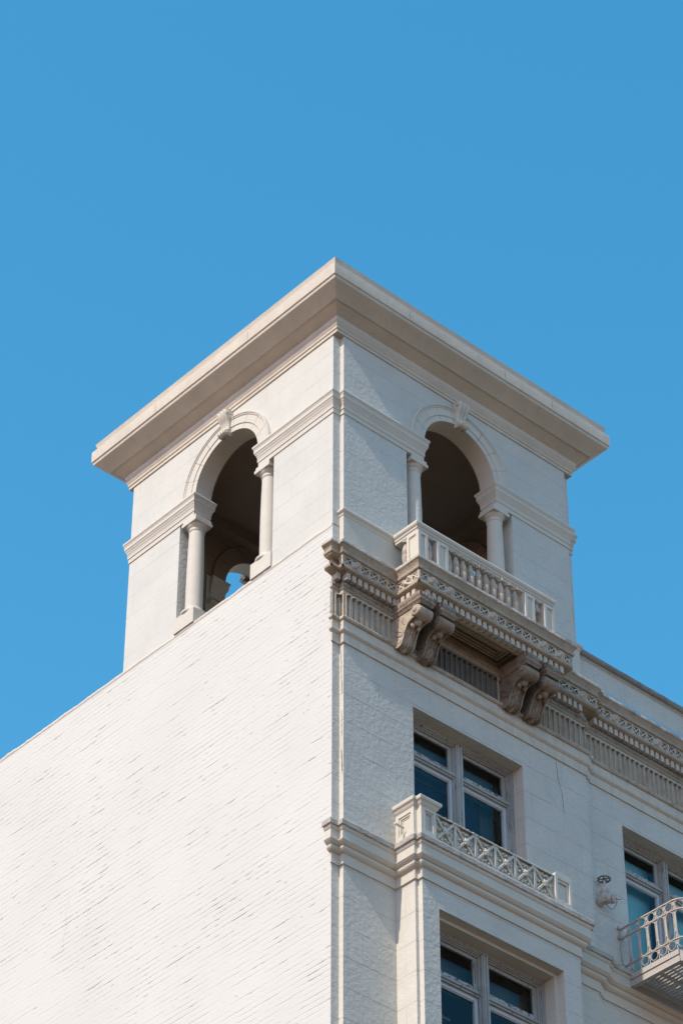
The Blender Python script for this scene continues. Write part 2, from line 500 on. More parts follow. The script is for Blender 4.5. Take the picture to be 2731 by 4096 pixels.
# ------------------------------------------------------------------ mesh helpers
class MB:
    def __init__(self):
        self.v = []
        self.f = []

    def add(self, vs, fs):
        o = len(self.v)
        self.v += [tuple(p) for p in vs]
        self.f += [tuple(i + o for i in q) for q in fs]
        return self

    def quad(self, a, b, c, d):
        return self.add((a, b, c, d), ((0, 1, 2, 3),))

    def poly(self, pts):
        return self.add(pts, (tuple(range(len(pts))),))

    def box(self, x0, x1, y0, y1, z0, z1):
        v = [(x, y, z) for z in (z0, z1) for x, y in ((x0, y0), (x1, y0), (x1, y1), (x0, y1))]
        return self.add(v, ((3, 2, 1, 0), (4, 5, 6, 7), (0, 1, 5, 4), (1, 2, 6, 5), (2, 3, 7, 6), (3, 0, 4, 7)))

    def obox(self, c, ax, ay, az, hx, hy, hz):
        """box by centre, three unit axes and half sizes"""
        c, ax, ay, az = Vector(c), Vector(ax), Vector(ay), Vector(az)
        v = [c + ax * (sx * hx) + ay * (sy * hy) + az * (sz * hz) for sz in (-1, 1) for sx, sy in ((-1, -1), (1, -1), (1, 1), (-1, 1))]
        return self.add(v, ((3, 2, 1, 0), (4, 5, 6, 7), (0, 1, 5, 4), (1, 2, 6, 5), (2, 3, 7, 6), (3, 0, 4, 7)))

    def prism(self, plan, z0, z1, caps=True):
        n = len(plan)
        v = [(x, y, z0) for x, y in plan] + [(x, y, z1) for x, y in plan]
        f = [(i, (i + 1) % n, n + (i + 1) % n, n + i) for i in range(n)]
        if caps:
            f += [tuple(range(n))[::-1], tuple(range(n, 2 * n))]
        return self.add(v, f)

    def sweep(self, path, prof, closed=False, caps=True):
        """moulding: plan path with the outside on the right of its heading, profile of (out, z)"""
        n = len(path)
        P = [Vector(p) for p in path]
        offs = []
        for i in range(n):
            a = P[i] - P[i - 1] if (i > 0 or closed) else None
            b = P[(i + 1) % n] - P[i] if (i < n - 1 or closed) else None
            na = Vector((a.y, -a.x)).normalized() if a is not None else None
            nb = Vector((b.y, -b.x)).normalized() if b is not None else None
            if na is None:
                o = nb
            elif nb is None:
                o = na
            else:
                o = (na + nb) / max(0.15, 1 + na.dot(nb))
            offs.append(o)
        k = len(prof)
        v = []
        for p, o in zip(P, offs):
            for d, z in prof:
                v.append((p.x + o.x * d, p.y + o.y * d, z))
        f = []
        for i in range(n if closed else n - 1):
            a, b = i * k, ((i + 1) % n) * k
            for j in range(k - 1):
                f.append((a + j, b + j, b + j + 1, a + j + 1))
        if caps and not closed:
            f.append(tuple(range(k)))
            f.append(tuple(range((n - 1) * k, n * k))[::-1])
        return self.add(v, f)

    def lathe(self, prof, c, seg=20, axis='z', caps=True):
        """prof (r, h) along the axis from the point c"""
        v = []
        for r_, h in prof:
            for s in range(seg):
                a = 2 * math.pi * s / seg
                p, q = r_ * math.cos(a), r_ * math.sin(a)
                v.append({'z': (c[0] + p, c[1] + q, c[2] + h), 'x': (c[0] + h, c[1] + p, c[2] + q), 'y': (c[0] + p, c[1] + h, c[2] + q)}[axis])
        f = []
        for i in range(len(prof) - 1):
            for s in range(seg):
                s2 = (s + 1) % seg
                f.append((i * seg + s, i * seg + s2, (i + 1) * seg + s2, (i + 1) * seg + s))
        if caps:
            f.append(tuple(range(seg))[::-1])
            f.append(tuple(range((len(prof) - 1) * seg, len(prof) * seg)))
        return self.add(v, f)

    def tube(self, pts, r_, seg=8, closed=False, flat=None):
        """round bar along points; flat = (half width, half height) makes a flat bar standing along z"""
        P = [Vector(p) for p in pts]
        n = len(P)
        v, f = [], []
        up0 = None
        for i in range(n):
            a = P[i] - P[i - 1] if (i > 0 or closed) else P[i + 1] - P[i]
            b = P[(i + 1) % n] - P[i] if (i < n - 1 or closed) else a
            d = (a.normalized() + b.normalized())
            d = d.normalized() if d.length > 1e-6 else a.normalized()
            ref = Vector((0, 0, 1)) if abs(d.z) < 0.9 else Vector((0, 1, 0))
            if up0 is not None:
                ref = up0
            s = d.cross(ref)
            if s.length < 1e-4:
                s = d.orthogonal()
            s.normalize()
            u = s.cross(d).normalized()
            up0 = u
            if flat:
                for su, sv in ((-1, -1), (1, -1), (1, 1), (-1, 1)):
                    v.append(P[i] + s * (su * flat[0]) + u * (sv * flat[1]))
            else:
                for k in range(seg):
                    t_ = 2 * math.pi * k / seg
                    v.append(P[i] + s * (r_ * math.cos(t_)) + u * (r_ * math.sin(t_)))
        sg = 4 if flat else seg
        for i in range(n if closed else n - 1):
            j = (i + 1) % n
            for k in range(sg):
                k2 = (k + 1) % sg
                f.append((i * sg + k, i * sg + k2, j * sg + k2, j * sg + k))
        if not closed:
            f.append(tuple(range(sg))[::-1])
            f.append(tuple(range((n - 1) * sg, n * sg)))
        return self.add(v, f)

    def grid(self, fn, nu, nv):
        v = [fn(i / nu, j / nv) for j in range(nv + 1) for i in range(nu + 1)]
        f = []
        for j in range(nv):
            for i in range(nu):
                a = j * (nu + 1) + i
                f.append((a, a + 1, a + nu + 2, a + nu + 1))
        return self.add(v, f)

    def build(self, name, mat, parent=None, smooth=False, bevel=0.0, loc=None, angle=None, face=None):
        me = bpy.data.meshes.new(name)
        lx = Vector(loc) if loc is not None else Vector((0, 0, 0))
        me.from_pydata([((p[0] - lx.x) * K, (p[1] - lx.y) * K, (p[2] - lx.z) * K) for p in self.v], [], self.f)
        bm = bmesh.new()
        bm.from_mesh(me)
        bmesh.ops.remove_doubles(bm, verts=bm.verts, dist=0.0004)
        bmesh.ops.recalc_face_normals(bm, faces=bm.faces)
        if face is not None:
            for f in bm.faces:
                if f.normal.dot(Vector(face)) < 0:
                    f.normal_flip()
        bm.to_mesh(me)
        bm.free()
        me.materials.append(MAT[mat] if isinstance(mat, str) else mat)
        if smooth:
            me.polygons.foreach_set('use_smooth', [True] * len(me.polygons))
            if angle:
                me.set_sharp_from_angle(angle=math.radians(angle))
        o = bpy.data.objects.new(name, me)
        COL.objects.link(o)
        o.location = lx * K
        if parent is not None:
            o.parent = parent
            o.matrix_parent_inverse = Matrix()
            if parent.type != 'EMPTY' or True:
                w = Vector((0, 0, 0))
                q = parent
                while q is not None:
                    w += q.location
                    q = q.parent
                o.location = lx * K - w
        if bevel:
            md = o.modifiers.new('soft_edges', 'BEVEL')
            md.width = bevel * K
            md.segments = 2
            md.limit_method = 'ANGLE'
            md.angle_limit = math.radians(40)
        return o


def copy_to(src, loc, parent, rot=None):
    """a copy of a part (sharing its mesh) placed at a drawing-unit point under parent"""
    c = src.copy()
    COL.objects.link(c)
    w = Vector((0, 0, 0))
    q = parent
    while q is not None:
        w += q.location
        q = q.parent
    c.parent = parent
    c.location = Vector(loc) * K - w
    if rot is not None:
        c.rotation_euler = rot
    return c


def empty(name, loc, label, cat, group=None):
    o = bpy.data.objects.new(name, None)
    COL.objects.link(o)
    o.location = Vector(loc) * K
    o['label'] = label
    o['category'] = cat
    if group:
        o['group'] = group
    return o


def structure(o):
    o['kind'] = 'structure'
    return o


def nz(p, s=1.0):
    return noise.noise(Vector(p) * s)


# ------------------------------------------------------------------ ground
g = MB().quad((-400, -400, GZ), (400, -400, GZ), (400, 400, GZ), (-400, 400, GZ))
structure(g.build('road', 'ground'))
g = MB().box(-2.6, 40, -3.2, 0.55, GZ + 0.004, GZ + 0.1)
structure(g.build('pavement', 'pave'))

# ------------------------------------------------------------------ the building
B = empty('corner_building', (2.1, 2.1, GZ), 'cream painted corner building with open arched roof tower and blank white brick side wall', 'building')

# ---- blank brick side wall: a slightly uneven sheet with a cement top edge
DEP = 14.0


def side_pt(u, v):
    y = M + u * (DEP - M)
    z = GZ + v * (ZB - 0.012 - GZ)
    return (0.0, y, z)


s = MB()
s.grid(side_pt, 260, 60)
s.quad((0, M, ZB), (0, DEP, ZB), (0.3, DEP, ZB), (0.3, M, ZB)) if False else None
side = s.build('side_wall', 'brick', B)
# cement fillet along the top of the brickwork
s = MB()


def fillet_pt(u, v):
    y = M + 0.01 + u * (DEP - M - 0.02)
    lump = 0.010 * nz((y * 3.3, 1, 7)) + 0.006 * nz((y * 14, 5, 2))
    x, z = ((0.002, -.050), (-.008, -.034), (-.012, -.014), (-.006, .004), (.010, .014), (.05, .018), (.30, .020))[int(round(v * 6))]
    return (x - (lump * .5 if 0 < v < .7 else 0), y, ZB - .004 + z + (lump if v > .1 else 0))


s.grid(fillet_pt, 420, 6)
s.build('cement_fillet', 'stone', B, smooth=True)
s = MB().quad((0.0, M, ZB - 0.02), (0.0, DEP, ZB - 0.02), (XR, DEP, ZB - 0.02), (XR, 0.3, ZB - 0.02))
s.build('roof', 'roof', B)
s = MB().quad((XR, 0.3, GZ), (XR, DEP, GZ), (XR, DEP, ZB - .02), (XR, 0.3, ZB - .02))
s.quad((0, DEP, GZ), (XR, DEP, GZ), (XR, DEP, ZB - .02), (0, DEP, ZB - .02))
s.build('rear_wall', 'stone', B)


# ---- front walls with openings
def wall_y(mb, x0, x1, z0, z1, y, ops, depth):
    """wall in the plane y with rectangular openings (xa, xb, za, zb) and reveals running back"""
    xs = sorted({x0, x1, *[o[0] for o in ops], *[o[1] for o in ops]})
    zs = sorted({z0, z1, *[o[2] for o in ops], *[o[3] for o in ops]})
    for a, b in zip(xs, xs[1:]):
        for c, d in zip(zs, zs[1:]):
            mx_, mz_ = (a + b) / 2, (c + d) / 2
            if any(o[0] < mx_ < o[1] and o[2] < mz_ < o[3] for o in ops):
                continue
            mb.quad((a, y, c), (b, y, c), (b, y, d), (a, y, d))
    for xa, xb, za, zb in ops:
        yb = y + depth
        mb.quad((xa, y, za), (xa, yb, za), (xa, yb, zb), (xa, y, zb))
        mb.quad((xb, y, za), (xb, y, zb), (xb, yb, zb), (xb, yb, za))
        mb.quad((xa, y, zb), (xa, yb, zb), (xb, yb, zb), (xb, y, zb))
        mb.quad((xa, y, za), (xb, y, za), (xb, yb, za), (xa, yb, za))


WZ = (20.95, 23.11)              # upper windows, sill to head
WIN1 = (1.217, 3.031)
WIN3 = (4.835, 6.72)
s = MB()
ZL, ZE = 20.36, 23.55            # upper wall between the lower belt and the entablature
# notch at the corner
s.quad((0, M, ZL), (N, M, ZL), (N, M, ZE), (0, M, ZE))
s.quad((N, M, ZL), (N, 0, ZL), (N, 0, ZE), (N, M, ZE))
wall_y(s, N, FX1, ZL, ZE, 0.0, [(*WIN1, *WZ)], 0.17)
s.quad((FX1, 0, ZL), (FX1, .04, ZL), (FX1, .04, ZE), (FX1, 0, ZE))
s.quad((FX1, .04, ZL), (FX1 + .08, .04, ZL), (FX1 + .08, .04, ZE), (FX1, .04, ZE))
s.quad((FX1 + .08, .04, ZL), (FX1 + .08, RY, ZL), (FX1 + .08, RY, ZE), (FX1 + .08, .04, ZE))
wall_y(s, FX1 + .08, XR, ZL, ZE, RY, [(*WIN3, *WZ)], 0.17)
s.build('upper_wall', 'upper', B)

s = MB()
ZG = GZ + 0.1
W2 = (1.20, 3.155, 17.6, 20.10)
s.quad((0, M, ZG), (N, M, ZG), (N, M, ZL), (0, M, ZL))
s.quad((N, M, ZG), (N, 0, ZG), (N, 0, ZL), (N, M, ZL))
wall_y(s, N, YX0, ZG, ZL, 0.0, [], .1)
wall_y(s, YX1 + .05, FX1, ZG, ZL, 0.0, [], .1)
s.quad((FX1, 0, ZG), (FX1, .04, ZG), (FX1, .04, ZL), (FX1, 0, ZL))
s.quad((FX1, .04, ZG), (FX1 + .08, .04, ZG), (FX1 + .08, .04, ZL), (FX1, .04, ZL))
s.quad((FX1 + .08, .04, ZG), (FX1 + .08, RY, ZG), (FX1 + .08, RY, ZL), (FX1 + .08, .04, ZL))
wall_y(s, FX1 + .08, XR, ZG, ZL, RY, [], .1)
s.build('lower_wall', 'lower', B)

# ---- projecting bay of the storey below
s = MB()
bn, bm_ = 0.045, 0.07
s.quad((YX0, 0, ZG), (YX0, -YY + bm_, ZG), (YX0, -YY + bm_, ZL + .1), (YX0, 0, ZL + .1))
s.quad((YX0, -YY + bm_, ZG), (YX0 + bn, -YY + bm_, ZG), (YX0 + bn, -YY + bm_, ZL + .1), (YX0, -YY + bm_, ZL + .1))
s.quad((YX0 + bn, -YY + bm_, ZG), (YX0 + bn, -YY, ZG), (YX0 + bn, -YY, ZL + .1), (YX0 + bn, -YY + bm_, ZL + .1))
wall_y(s, YX0 + bn, YX1, ZG, ZL + .1, -YY, [W2], 0.11)
s.quad((YX1, -YY, ZG), (YX1, -YY + bm_, ZG), (YX1, -YY + bm_, ZL + .1), (YX1, -YY, ZL + .1))
s.quad((YX1, -YY + bm_, ZG), (YX1 + bn, -YY + bm_, ZG), (YX1 + bn, -YY + bm_, ZL + .1), (YX1, -YY + bm_, ZL + .1))
s.quad((YX1 + bn, -YY + bm_, ZG), (YX1 + bn, 0, ZG), (YX1 + bn, 0, ZL + .1), (YX1 + bn, -YY + bm_, ZL + .1))
bay = s.build('projecting_bay', 'lower', B)
# second reveal step of the bay window
s = MB()
q2 = 0.045
xa, xb, za, zb = W2
y0, y1 = -YY + .11, -YY + .27
s.quad((xa, y0, zb), (xb, y0, zb), (xb - q2, y0, zb - q2), (xa + q2, y0, zb - q2))
s.quad((xa, y0, za), (xa, y0, zb), (xa + q2, y0, zb - q2), (xa + q2, y0, za))
s.quad((xb, y0, zb), (xb, y0, za), (xb - q2, y0, za), (xb - q2, y0, zb - q2))
s.quad((xa + q2, y0, zb - q2), (xb - q2, y0, zb - q2), (xb - q2, y1, zb - q2), (xa + q2, y1, zb - q2))
s.quad((xa + q2, y0, za), (xa + q2, y0, zb - q2), (xa + q2, y1, zb - q2), (xa + q2, y1, za))
s.quad((xb - q2, y0, za), (xb - q2, y1, za), (xb - q2, y1, zb - q2), (xb - q2, y0, zb - q2))
s.build('stepped_reveal', 'stone', bay)

# ---- belt course between the two storeys, wrapping the notch, the bay and the recess
BELT = [(-.02, 20.985), (.03, 20.95), (.118, 20.895), (.135, 20.872), (.135, 20.815), (.116, 20.812), (.116, 20.790), (.106, 20.772), (.098, 20.768), (.098, 20.660), (.104, 20.655), (.112, 20.652),
        (.112, 20.640), (.096, 20.620), (.078, 20.602), (.062, 20.598), (.062, 20.588), (.070, 20.582), (.070, 20.560), (.058, 20.542), (.040, 20.528), (.022, 20.522), (.020, 20.515), (.020, 20.394), (-.02, 20.392)]
path_b = [(0, M + .005), (0, M), (N, M), (N, 0), (YX0, 0), (YX0, -YY + bm_), (YX0 + bn, -YY + bm_), (YX0 + bn, -YY), (YX1, -YY),
          (YX1, -YY + bm_), (YX1 + bn, -YY + bm_), (YX1 + bn, 0), (FX1, 0), (FX1, .04), (FX1 + .08, .04), (FX1 + .08, RY), (XR, RY)]
s = MB().sweep(path_b, BELT)
belt = s.build('belt_course', 'stone', B)
# weathered cement nosing over the belt
NOSE = [(-.02, 20.990), (.03, 20.955), (.119, 20.900), (.139, 20.876), (.139, 20.817), (.128, 20.813), (-.02, 20.813)]


def dense(path, step=0.06):
    out = []
    for a, b in zip(path, path[1:]):
        L_ = math.hypot(b[0] - a[0], b[1] - a[1])
        n = max(1, int(L_ / step))
        for i in range(n):
            out.append((a[0] + (b[0] - a[0]) * i / n, a[1] + (b[1] - a[1]) * i / n))
    out.append(path[-1])
    return out


def rough_sweep(path, prof, amp, freq, step=0.05):
    mb = MB().sweep(dense(path, step), prof)
    mb.v = [(x + amp * nz((x * freq, y * freq, z * freq)), y + amp * nz((x * freq + 9, y * freq, z * freq)), z + amp * .6 * nz((x * freq, y * freq + 5, z * freq + 3))) for x, y, z in mb.v]
    return mb


rough_sweep(path_b, NOSE, 0.0045, 21, .03).build('cement_nosing', 'ledge', belt, smooth=True, angle=25)
s = MB().box(YX0 + .03, YX1 + .02, -YY - .002, .0, 20.90, 20.92)

# ---- entablature
CORN = [(-.03, 24.945), (.10, 24.905), (.155, 24.885), (.166, 24.872), (.170, 24.828), (.160, 24.818), (.146, 24.806), (.134, 24.785), (.128, 24.752),
        (.140, 24.742), (.144, 24.728), (.138, 24.714), (.122, 24.706), (.118, 24.690), (.050, 24.688), (.050, 24.562), (.118, 24.560), (.118, 24.550),
        (.094, 24.546), (.094, 24.500), (.106, 24.496), (.106, 24.488), (.062, 24.484), (.045, 24.474), (.002, 24.470), (.002, 24.374), (-.03, 24.372)]
path_c = [(0, M + .005), (0, M), (N, M), (N, 0), (BX0, 0), (BX0, -BY), (BX1, -BY), (BX1, 0), (FX1 + .03, 0), (FX1 + .03, .04), (FX1 + .11, .04), (FX1 + .11, RY), (XR, RY)]
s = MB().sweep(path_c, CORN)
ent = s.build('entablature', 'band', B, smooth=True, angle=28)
# worn top edge of the cornice
TOPE = [(-.02, 24.952), (.10, 24.912), (.160, 24.892), (.175, 24.872), (.174, 24.834), (.158, 24.832), (-.02, 24.85)]
rough_sweep(path_c, TOPE, 0.007, 15, 0.04).build('weathered_edge', 'ledge', ent, smooth=True, angle=40)

# anthemion cyma: shallow upright leaves as a displaced strip, and bead
def along(path, out, z0, z1, fn, step, nv, sgn_ends=0.0):
    """displaced strip in front of each straight run of a moulding; fn(s, v) gives the relief"""
    mb = MB()
    n = len(path)
    P = [Vector(p) for p in path]
    for i in range(n - 1):
        d = P[i + 1] - P[i]
        L_ = d.length
        if L_ < 0.1:
            continue
        d.normalize()
        nn = Vector((d.y, -d.x))

        def ends(j):
            if j <= 0 or j >= n - 1:
                return 0.0
            a = (P[j] - P[j - 1]).normalized()
            b = (P[j + 1] - P[j]).normalized()
            return a.x * b.y - a.y * b.x          # >0 left turn: outside corner is on the right
        e0, e1 = ends(i), ends(i + 1)

        def pt(u, v):
            z = z0 + (z1 - z0) * v
            o = out(v) if callable(out) else out
            st = -o * (1 if e0 > 0 else -1 if e0 < 0 else 0)
            en = L_ + o * (1 if e1 > 0 else -1 if e1 < 0 else 0)
            sp = st + (en - st) * u
            h = fn(sp, v)
            q = P[i] + d * sp + nn * (o + h)
            return (q.x, q.y, z)
        mb.grid(pt, max(2, int(L_ / step)), nv)
    return mb


def cyma_out(v):
    return 0.129 + 0.040 * v ** 1.7


mb = along(path_c, cyma_out, 24.752, 24.832, lambda s_, v: 0.0065 * max(0, math.sin(2 * math.pi * s_ / 0.042)) * math.sin(math.pi * min(1, v * 1.05)) + 0.002, 0.0085, 5)
mb.build('leaf_moulding', 'band', ent, smooth=True)
mb = along(path_c, 0.136, 24.706, 24.748, lambda s_, v: 0.012 * math.sin(math.pi * v) * (0.55 + 0.45 * abs(math.sin(math.pi * s_ / 0.03))), 0.0075, 4)
mb.build('bead_moulding', 'band', ent, smooth=True)


# twisted rope moulding
def rope(path, off, zc, rad, pitch):
    mb = MB()
    n = len(path)
    P = [Vector(p) for p in path]
    for i in range(n - 1):
        d = P[i + 1] - P[i]
        L_ = d.length
        d.normalize()
        nn = Vector((d.y, -d.x))

        def turn(j):
            if j <= 0 or j >= n - 1:
                return 0
            a = (P[j] - P[j - 1]).normalized()
            b = (P[j + 1] - P[j]).normalized()
            c = a.x * b.y - a.y * b.x
            return 1 if c > 0 else -1
        st = -off * turn(i)
        en = L_ + off * turn(i + 1)
        steps = max(2, int((en - st) / (pitch / 6)))

        def pt(u, v):
            sp = st + (en - st) * u
            th = -math.pi * 0.75 + 1.5 * math.pi * v
            rr = rad * (0.78 + 0.34 * abs(math.sin(math.pi * sp / pitch + th * 1.1)))
            q = P[i] + d * sp + nn * (off + rr * math.cos(th))
            return (q.x, q.y, zc + rr * math.sin(th))
        mb.grid(pt, steps, 9)
    return mb


rope(path_c, 0.104, 24.524, 0.028, 0.034).build('rope_moulding', 'band', ent, smooth=True)

# dentils: one mesh, copied
dn = MB().box(-.029, .029, -.092, .0, -.054, .044)
dent0 = dn.build('dentil', 'carved', ent, bevel=0.002, loc=(0, 0, 0))
first = True


def put_dentil(x, y, rot):
    global first
    if first:
        first = False
        w = B.location + ent.location
        dent0.location = Vector((x, y, 24.442)) * K - w
        dent0.rotation_euler = (0, 0, rot)
        return dent0
    return copy_to(dent0, (x, y, 24.442), ent, (0, 0, rot))


dp = 0.0
for x0, n in ((0.208, 8), ):
    for i in range(n):
        put_dentil(x0 + .0945 * i, -dp, 0)
put_dentil(0.118, -dp, 0)
for i in range(4):
    put_dentil(BX0 - dp, -0.10 - .0945 * i, math.radians(-90))
n = 25
for i in range(n):
    put_dentil(1.04 + i * (BX1 - .045 - 1.04) / (n - 1), -BY - dp, 0)
for i in range(7):
    put_dentil(BX1 + .12 + i * .0945, -dp, 0)
for i in range(40):
    put_dentil(FX1 + .22 + i * .0945, RY - dp, 0)
put_dentil(0.02, M - dp, 0)

# pierced lattice band with rosettes
ros = MB()


def ros_pt(u, v):
    x, z = (u - .5) * .142, (v - .5) * .126
    a = math.atan2(z, x)
    r_ = math.hypot(x, z) / .071
    pet = max(0, math.cos(2 * (a - math.pi / 4)) * 0.5 + 0.5) ** 0.7
    h = -0.012 + 0.036 * pet * max(0, 1 - abs(r_ - .62) / .62) ** 0.8 + 0.030 * max(0, 1 - r_ / .26) ** .5
    h += 0.006 * (abs(math.sin(a * 8)) if r_ > .3 else 0) * pet
    e = min(u, 1 - u, v, 1 - v)
    if e < .04:
        h = -.030
    return (x, -h, z)


ros.grid(ros_pt, 30, 28)
ros0 = ros.build('rosette', 'carved', ent, smooth=True, loc=(0, 0, 0))
ros_first = True


def lattice(p0, p1, seq, off, name='lattice_band'):
    """X panels and rosettes along a run from p0 to p1 (plan points on the moulding's core line)"""
    global ros_first
    mb = MB()
    a, b = Vector(p0), Vector(p1)
    d = (b - a)
    L_ = d.length
    d.normalize()
    nn = Vector((d.y, -d.x))
    z0, z1 = 24.562, 24.688
    nX, nR = seq.count('X'), seq.count('R')
    wR = .145
    wX = (L_ - nR * wR) / max(1, nX)
    d3, n3, zz = Vector((d.x, d.y, 0)), Vector((nn.x, nn.y, 0)), Vector((0, 0, 1))
    s_ = 0.0
    o_mid, hd = off - .011, .011
    for ch in seq:
        if ch == 'R':
            c = a + d * (s_ + wR / 2) + nn * (off + .004)
            loc = (c.x, c.y, (z0 + z1) / 2)
            rot = (0, 0, math.atan2(d.y, d.x))
            if ros_first:
                ros_first = False
                ros0.location = Vector(loc) * K - (B.location + ent.location)
                ros0.rotation_euler = rot
            else:
                copy_to(ros0, loc, ent, rot)
            s_ += wR
        else:
            c0 = a + d * (s_ + wX / 2) + nn * o_mid
            c3 = Vector((c0.x, c0.y, (z0 + z1) / 2))
            hh = (z1 - z0) / 2
            for sg in (-1, 1):
                mb.obox(c3 + d3 * (sg * wX / 2), d3, n3, zz, .0095, hd, hh)
                mb.obox(c3 + zz * (sg * (hh - .006)), d3, n3, zz, wX / 2 - .0105, hd - .001, .0045)
            dl = math.hypot(wX / 2 - .008, hh - .01)
            for sg in (-1, 1):
                ax = (d3 * (wX / 2 - .008) + zz * (sg * (hh - .01))).normalized()
                az = n3.cross(ax).normalized()
                mb.obox(c3 - n3 * (.0015 if sg > 0 else .003), ax, n3, az, dl, hd - .002, .0075)
            s_ += wX
    c0 = a + d * (L_ / 2) + nn * (off - .064)
    mb.obox((c0.x, c0.y, (z0 + z1) / 2), d3, n3, zz, L_ / 2, .004, (z1 - z0) / 2)
    for sg in (-1, 1):
        mb.obox((c0.x, c0.y, (z0 + z1) / 2 + sg * ((z1 - z0) / 2 - .003)), d3, n3, zz, L_ / 2, .045, .003)
    return mb.build(name, 'carved', ent)


LO = 0.118
lattice((0.002, 0.0), (BX0 - LO + .0, 0.0), 'XRXXXX', LO)
lattice((BX0, -.125), (BX0, -BY - LO + .004), 'XRX', LO)
lattice((BX0 - LO + .002, -BY), (BX1 + LO, -BY), 'XRXRXXXXRXXXXXRXRX', LO)
lattice((BX1 + LO, 0.0), (FX1 + .03 + LO, 0.0), 'XXXRX', LO)
lattice((FX1 + .11 + LO, RY), (XR, RY), 'XXRXXXXXRXXXXXRXXXXXRXXXXXRXXXXXRXXXXXR', LO)

# egg-and-dart, frieze with flutes, torus, architrave
path_f = [(0, M + .005), (0, M), (N, M), (N, 0), (FX1, 0), (FX1, .04), (FX1 + .08, .04), (FX1 + .08, RY), (XR, RY)]
FRZ = [(-.03, 24.374), (.030, 24.374), (.030, 24.300), (.034, 24.292), (.040, 24.282), (.030, 24.268), (.020, 24.258), (.012, 24.246), (.0, 24.246), (.0, 23.850), (-.03, 23.850)]
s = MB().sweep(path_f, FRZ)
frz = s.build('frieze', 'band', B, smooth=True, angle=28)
mb = along(path_f, 0.030, 24.298, 24.374, lambda s_, v: 0.022 * math.sin(math.pi * v) * (0.35 + 0.65 * abs(math.cos(math.pi * s_ / .052))) + .006 * nz((s_ * 40, v * 3, 0)), 0.0085, 5)
mb.build('egg_moulding', 'grime', frz, smooth=True)


# fluting: a displaced strip with round-headed channels, hoods over them
def flutes(x0, x1, y, pitch, z0=23.852, z1=24.246, name='fluting', mat='flute'):
    n = max(1, round((x1 - x0) / pitch))
    p_ = (x1 - x0) / n
    mb = MB()
    prof = []
    hw = p_ * 0.29
    for i in range(n):
        c = x0 + p_ * (i + .5)
        prof += [(c - p_ / 2, -.030), (c - hw - .010, -.030), (c - hw - .008, -.038), (c - hw, -.038)]
        for k in range(7):
            t_ = math.pi * k / 6
            prof.append((c - hw * math.cos(t_), -.030 + .030 * math.sin(t_)))
        prof += [(c + hw, -.038), (c + hw + .008, -.038), (c + hw + .010, -.030)]
    prof.append((x1, -.030))
    zt = z1 - .055
    v = [(a, y + b, z) for z in (z0, zt) for a, b in prof]
    k = len(prof)
    mb.add(v, [(i, i + 1, k + i + 1, k + i) for i in range(k - 1)])
    # solid band over the channels
    mb.quad((x0, y - .030, zt), (x1, y - .030, zt), (x1, y - .030, z1), (x0, y - .030, z1))
    mb.quad((x0, y, zt), (x1, y, zt), (x1, y - .030, zt), (x0, y - .030, zt))
    for i in range(n):
        c = x0 + p_ * (i + .5)

        def hood(u, v_):
            t_ = math.pi * u
            ph = math.pi * .5 * v_
            rr = hw + .012
            return (c - rr * math.cos(t_), y - .028 - .026 * math.sin(t_) * math.cos(ph) - .004, zt - .012 + .030 * math.sin(t_) * (.35 + .65 * math.sin(ph)))
        mb.grid(hood, 8, 4)
        mb.box(c - hw - .006, c + hw + .006, y - .036, y - .030, z0, z0 + .018)
    return mb.build(name, mat, frz)


flutes(N, 1.50, 0.0, .088)
flutes(1.50, 2.62, 0.0, .088, mat='grimy_shade_fl')
flutes(2.62, FX1, 0.0, .088)
flutes(FX1 + .085, XR, RY, .088)
flutes(0.005, N - .004, M, .088)
# the one flute on the return face over the side wall
mb = MB()
mb.box(-.032, 0.0, M - .028, M - .012, 23.852, 24.246)
mb.box(-.032, 0.0, M + .0, M + .005, 23.852, 24.246)
mb.box(-.032, 0.0, M - .012, M, 24.20, 24.246)
mb.build('corner_flute', 'flute', frz)
# the return of the notch
mb = MB()
mb.box(N - .030, N, .046, .066, 23.852, 24.246)
mb.box(N - .030, N, -.028, -.012, 23.852, 24.246)
mb.box(N - .034, N, -.03, .066, 24.20, 24.246)
mb.build('notch_flute', 'flute', frz)

ARC = [(-.03, 23.856), (.050, 23.852), (.058, 23.838), (.060, 23.825), (.056, 23.808), (.044, 23.798), (.036, 23.796), (.036, 23.666), (.052, 23.660), (.052, 23.648),
       (.040, 23.634), (.028, 23.622), (.020, 23.620), (.020, 23.488), (-.03, 23.488)]
s = MB().sweep(path_f, ARC)
arc = s.build('architrave', 'archi', B)
mb = along(path_f, 0.054, 23.796, 23.856, lambda s_, v: 0.014 * math.sin(math.pi * v) * (1 + .5 * nz((s_ * 26 + v * 4, 2, 0)) + .35 * math.sin(2 * math.pi * (s_ / .05 + v * .7))), 0.010, 5)
mb.build('leaf_torus', 'cons', arc, smooth=True)

s = MB()
s.quad((0, M, 24.85), (N, M, 24.85), (N, M, ZB), (0, M, ZB))
s.quad((N, M, 24.85), (N, 0, 24.85), (N, 0, ZB), (N, M, ZB))
s.build('corner_return', 'tower', B)

# ---- balcony: slab with coffered soffit on four scroll consoles
s = MB()
s.box(BX0 - .02, BX1 + .02, -BY - .03, -.001, 24.474, 24.90)
s.box(BX0 - .03, BX1 + .03, -BY - .033, -BY + .05, 24.40, 24.474)
s.box(BX0 - .031, BX0 + .05, -BY + .05, -.03, 24.40, 24.474)
s.box(BX1 - .05, BX1 + .031, -BY + .05, -.03, 24.40, 24.474)
s.box(BX0 - .02, BX1 + .02, -.028, -.001, 24.36, 24.474)
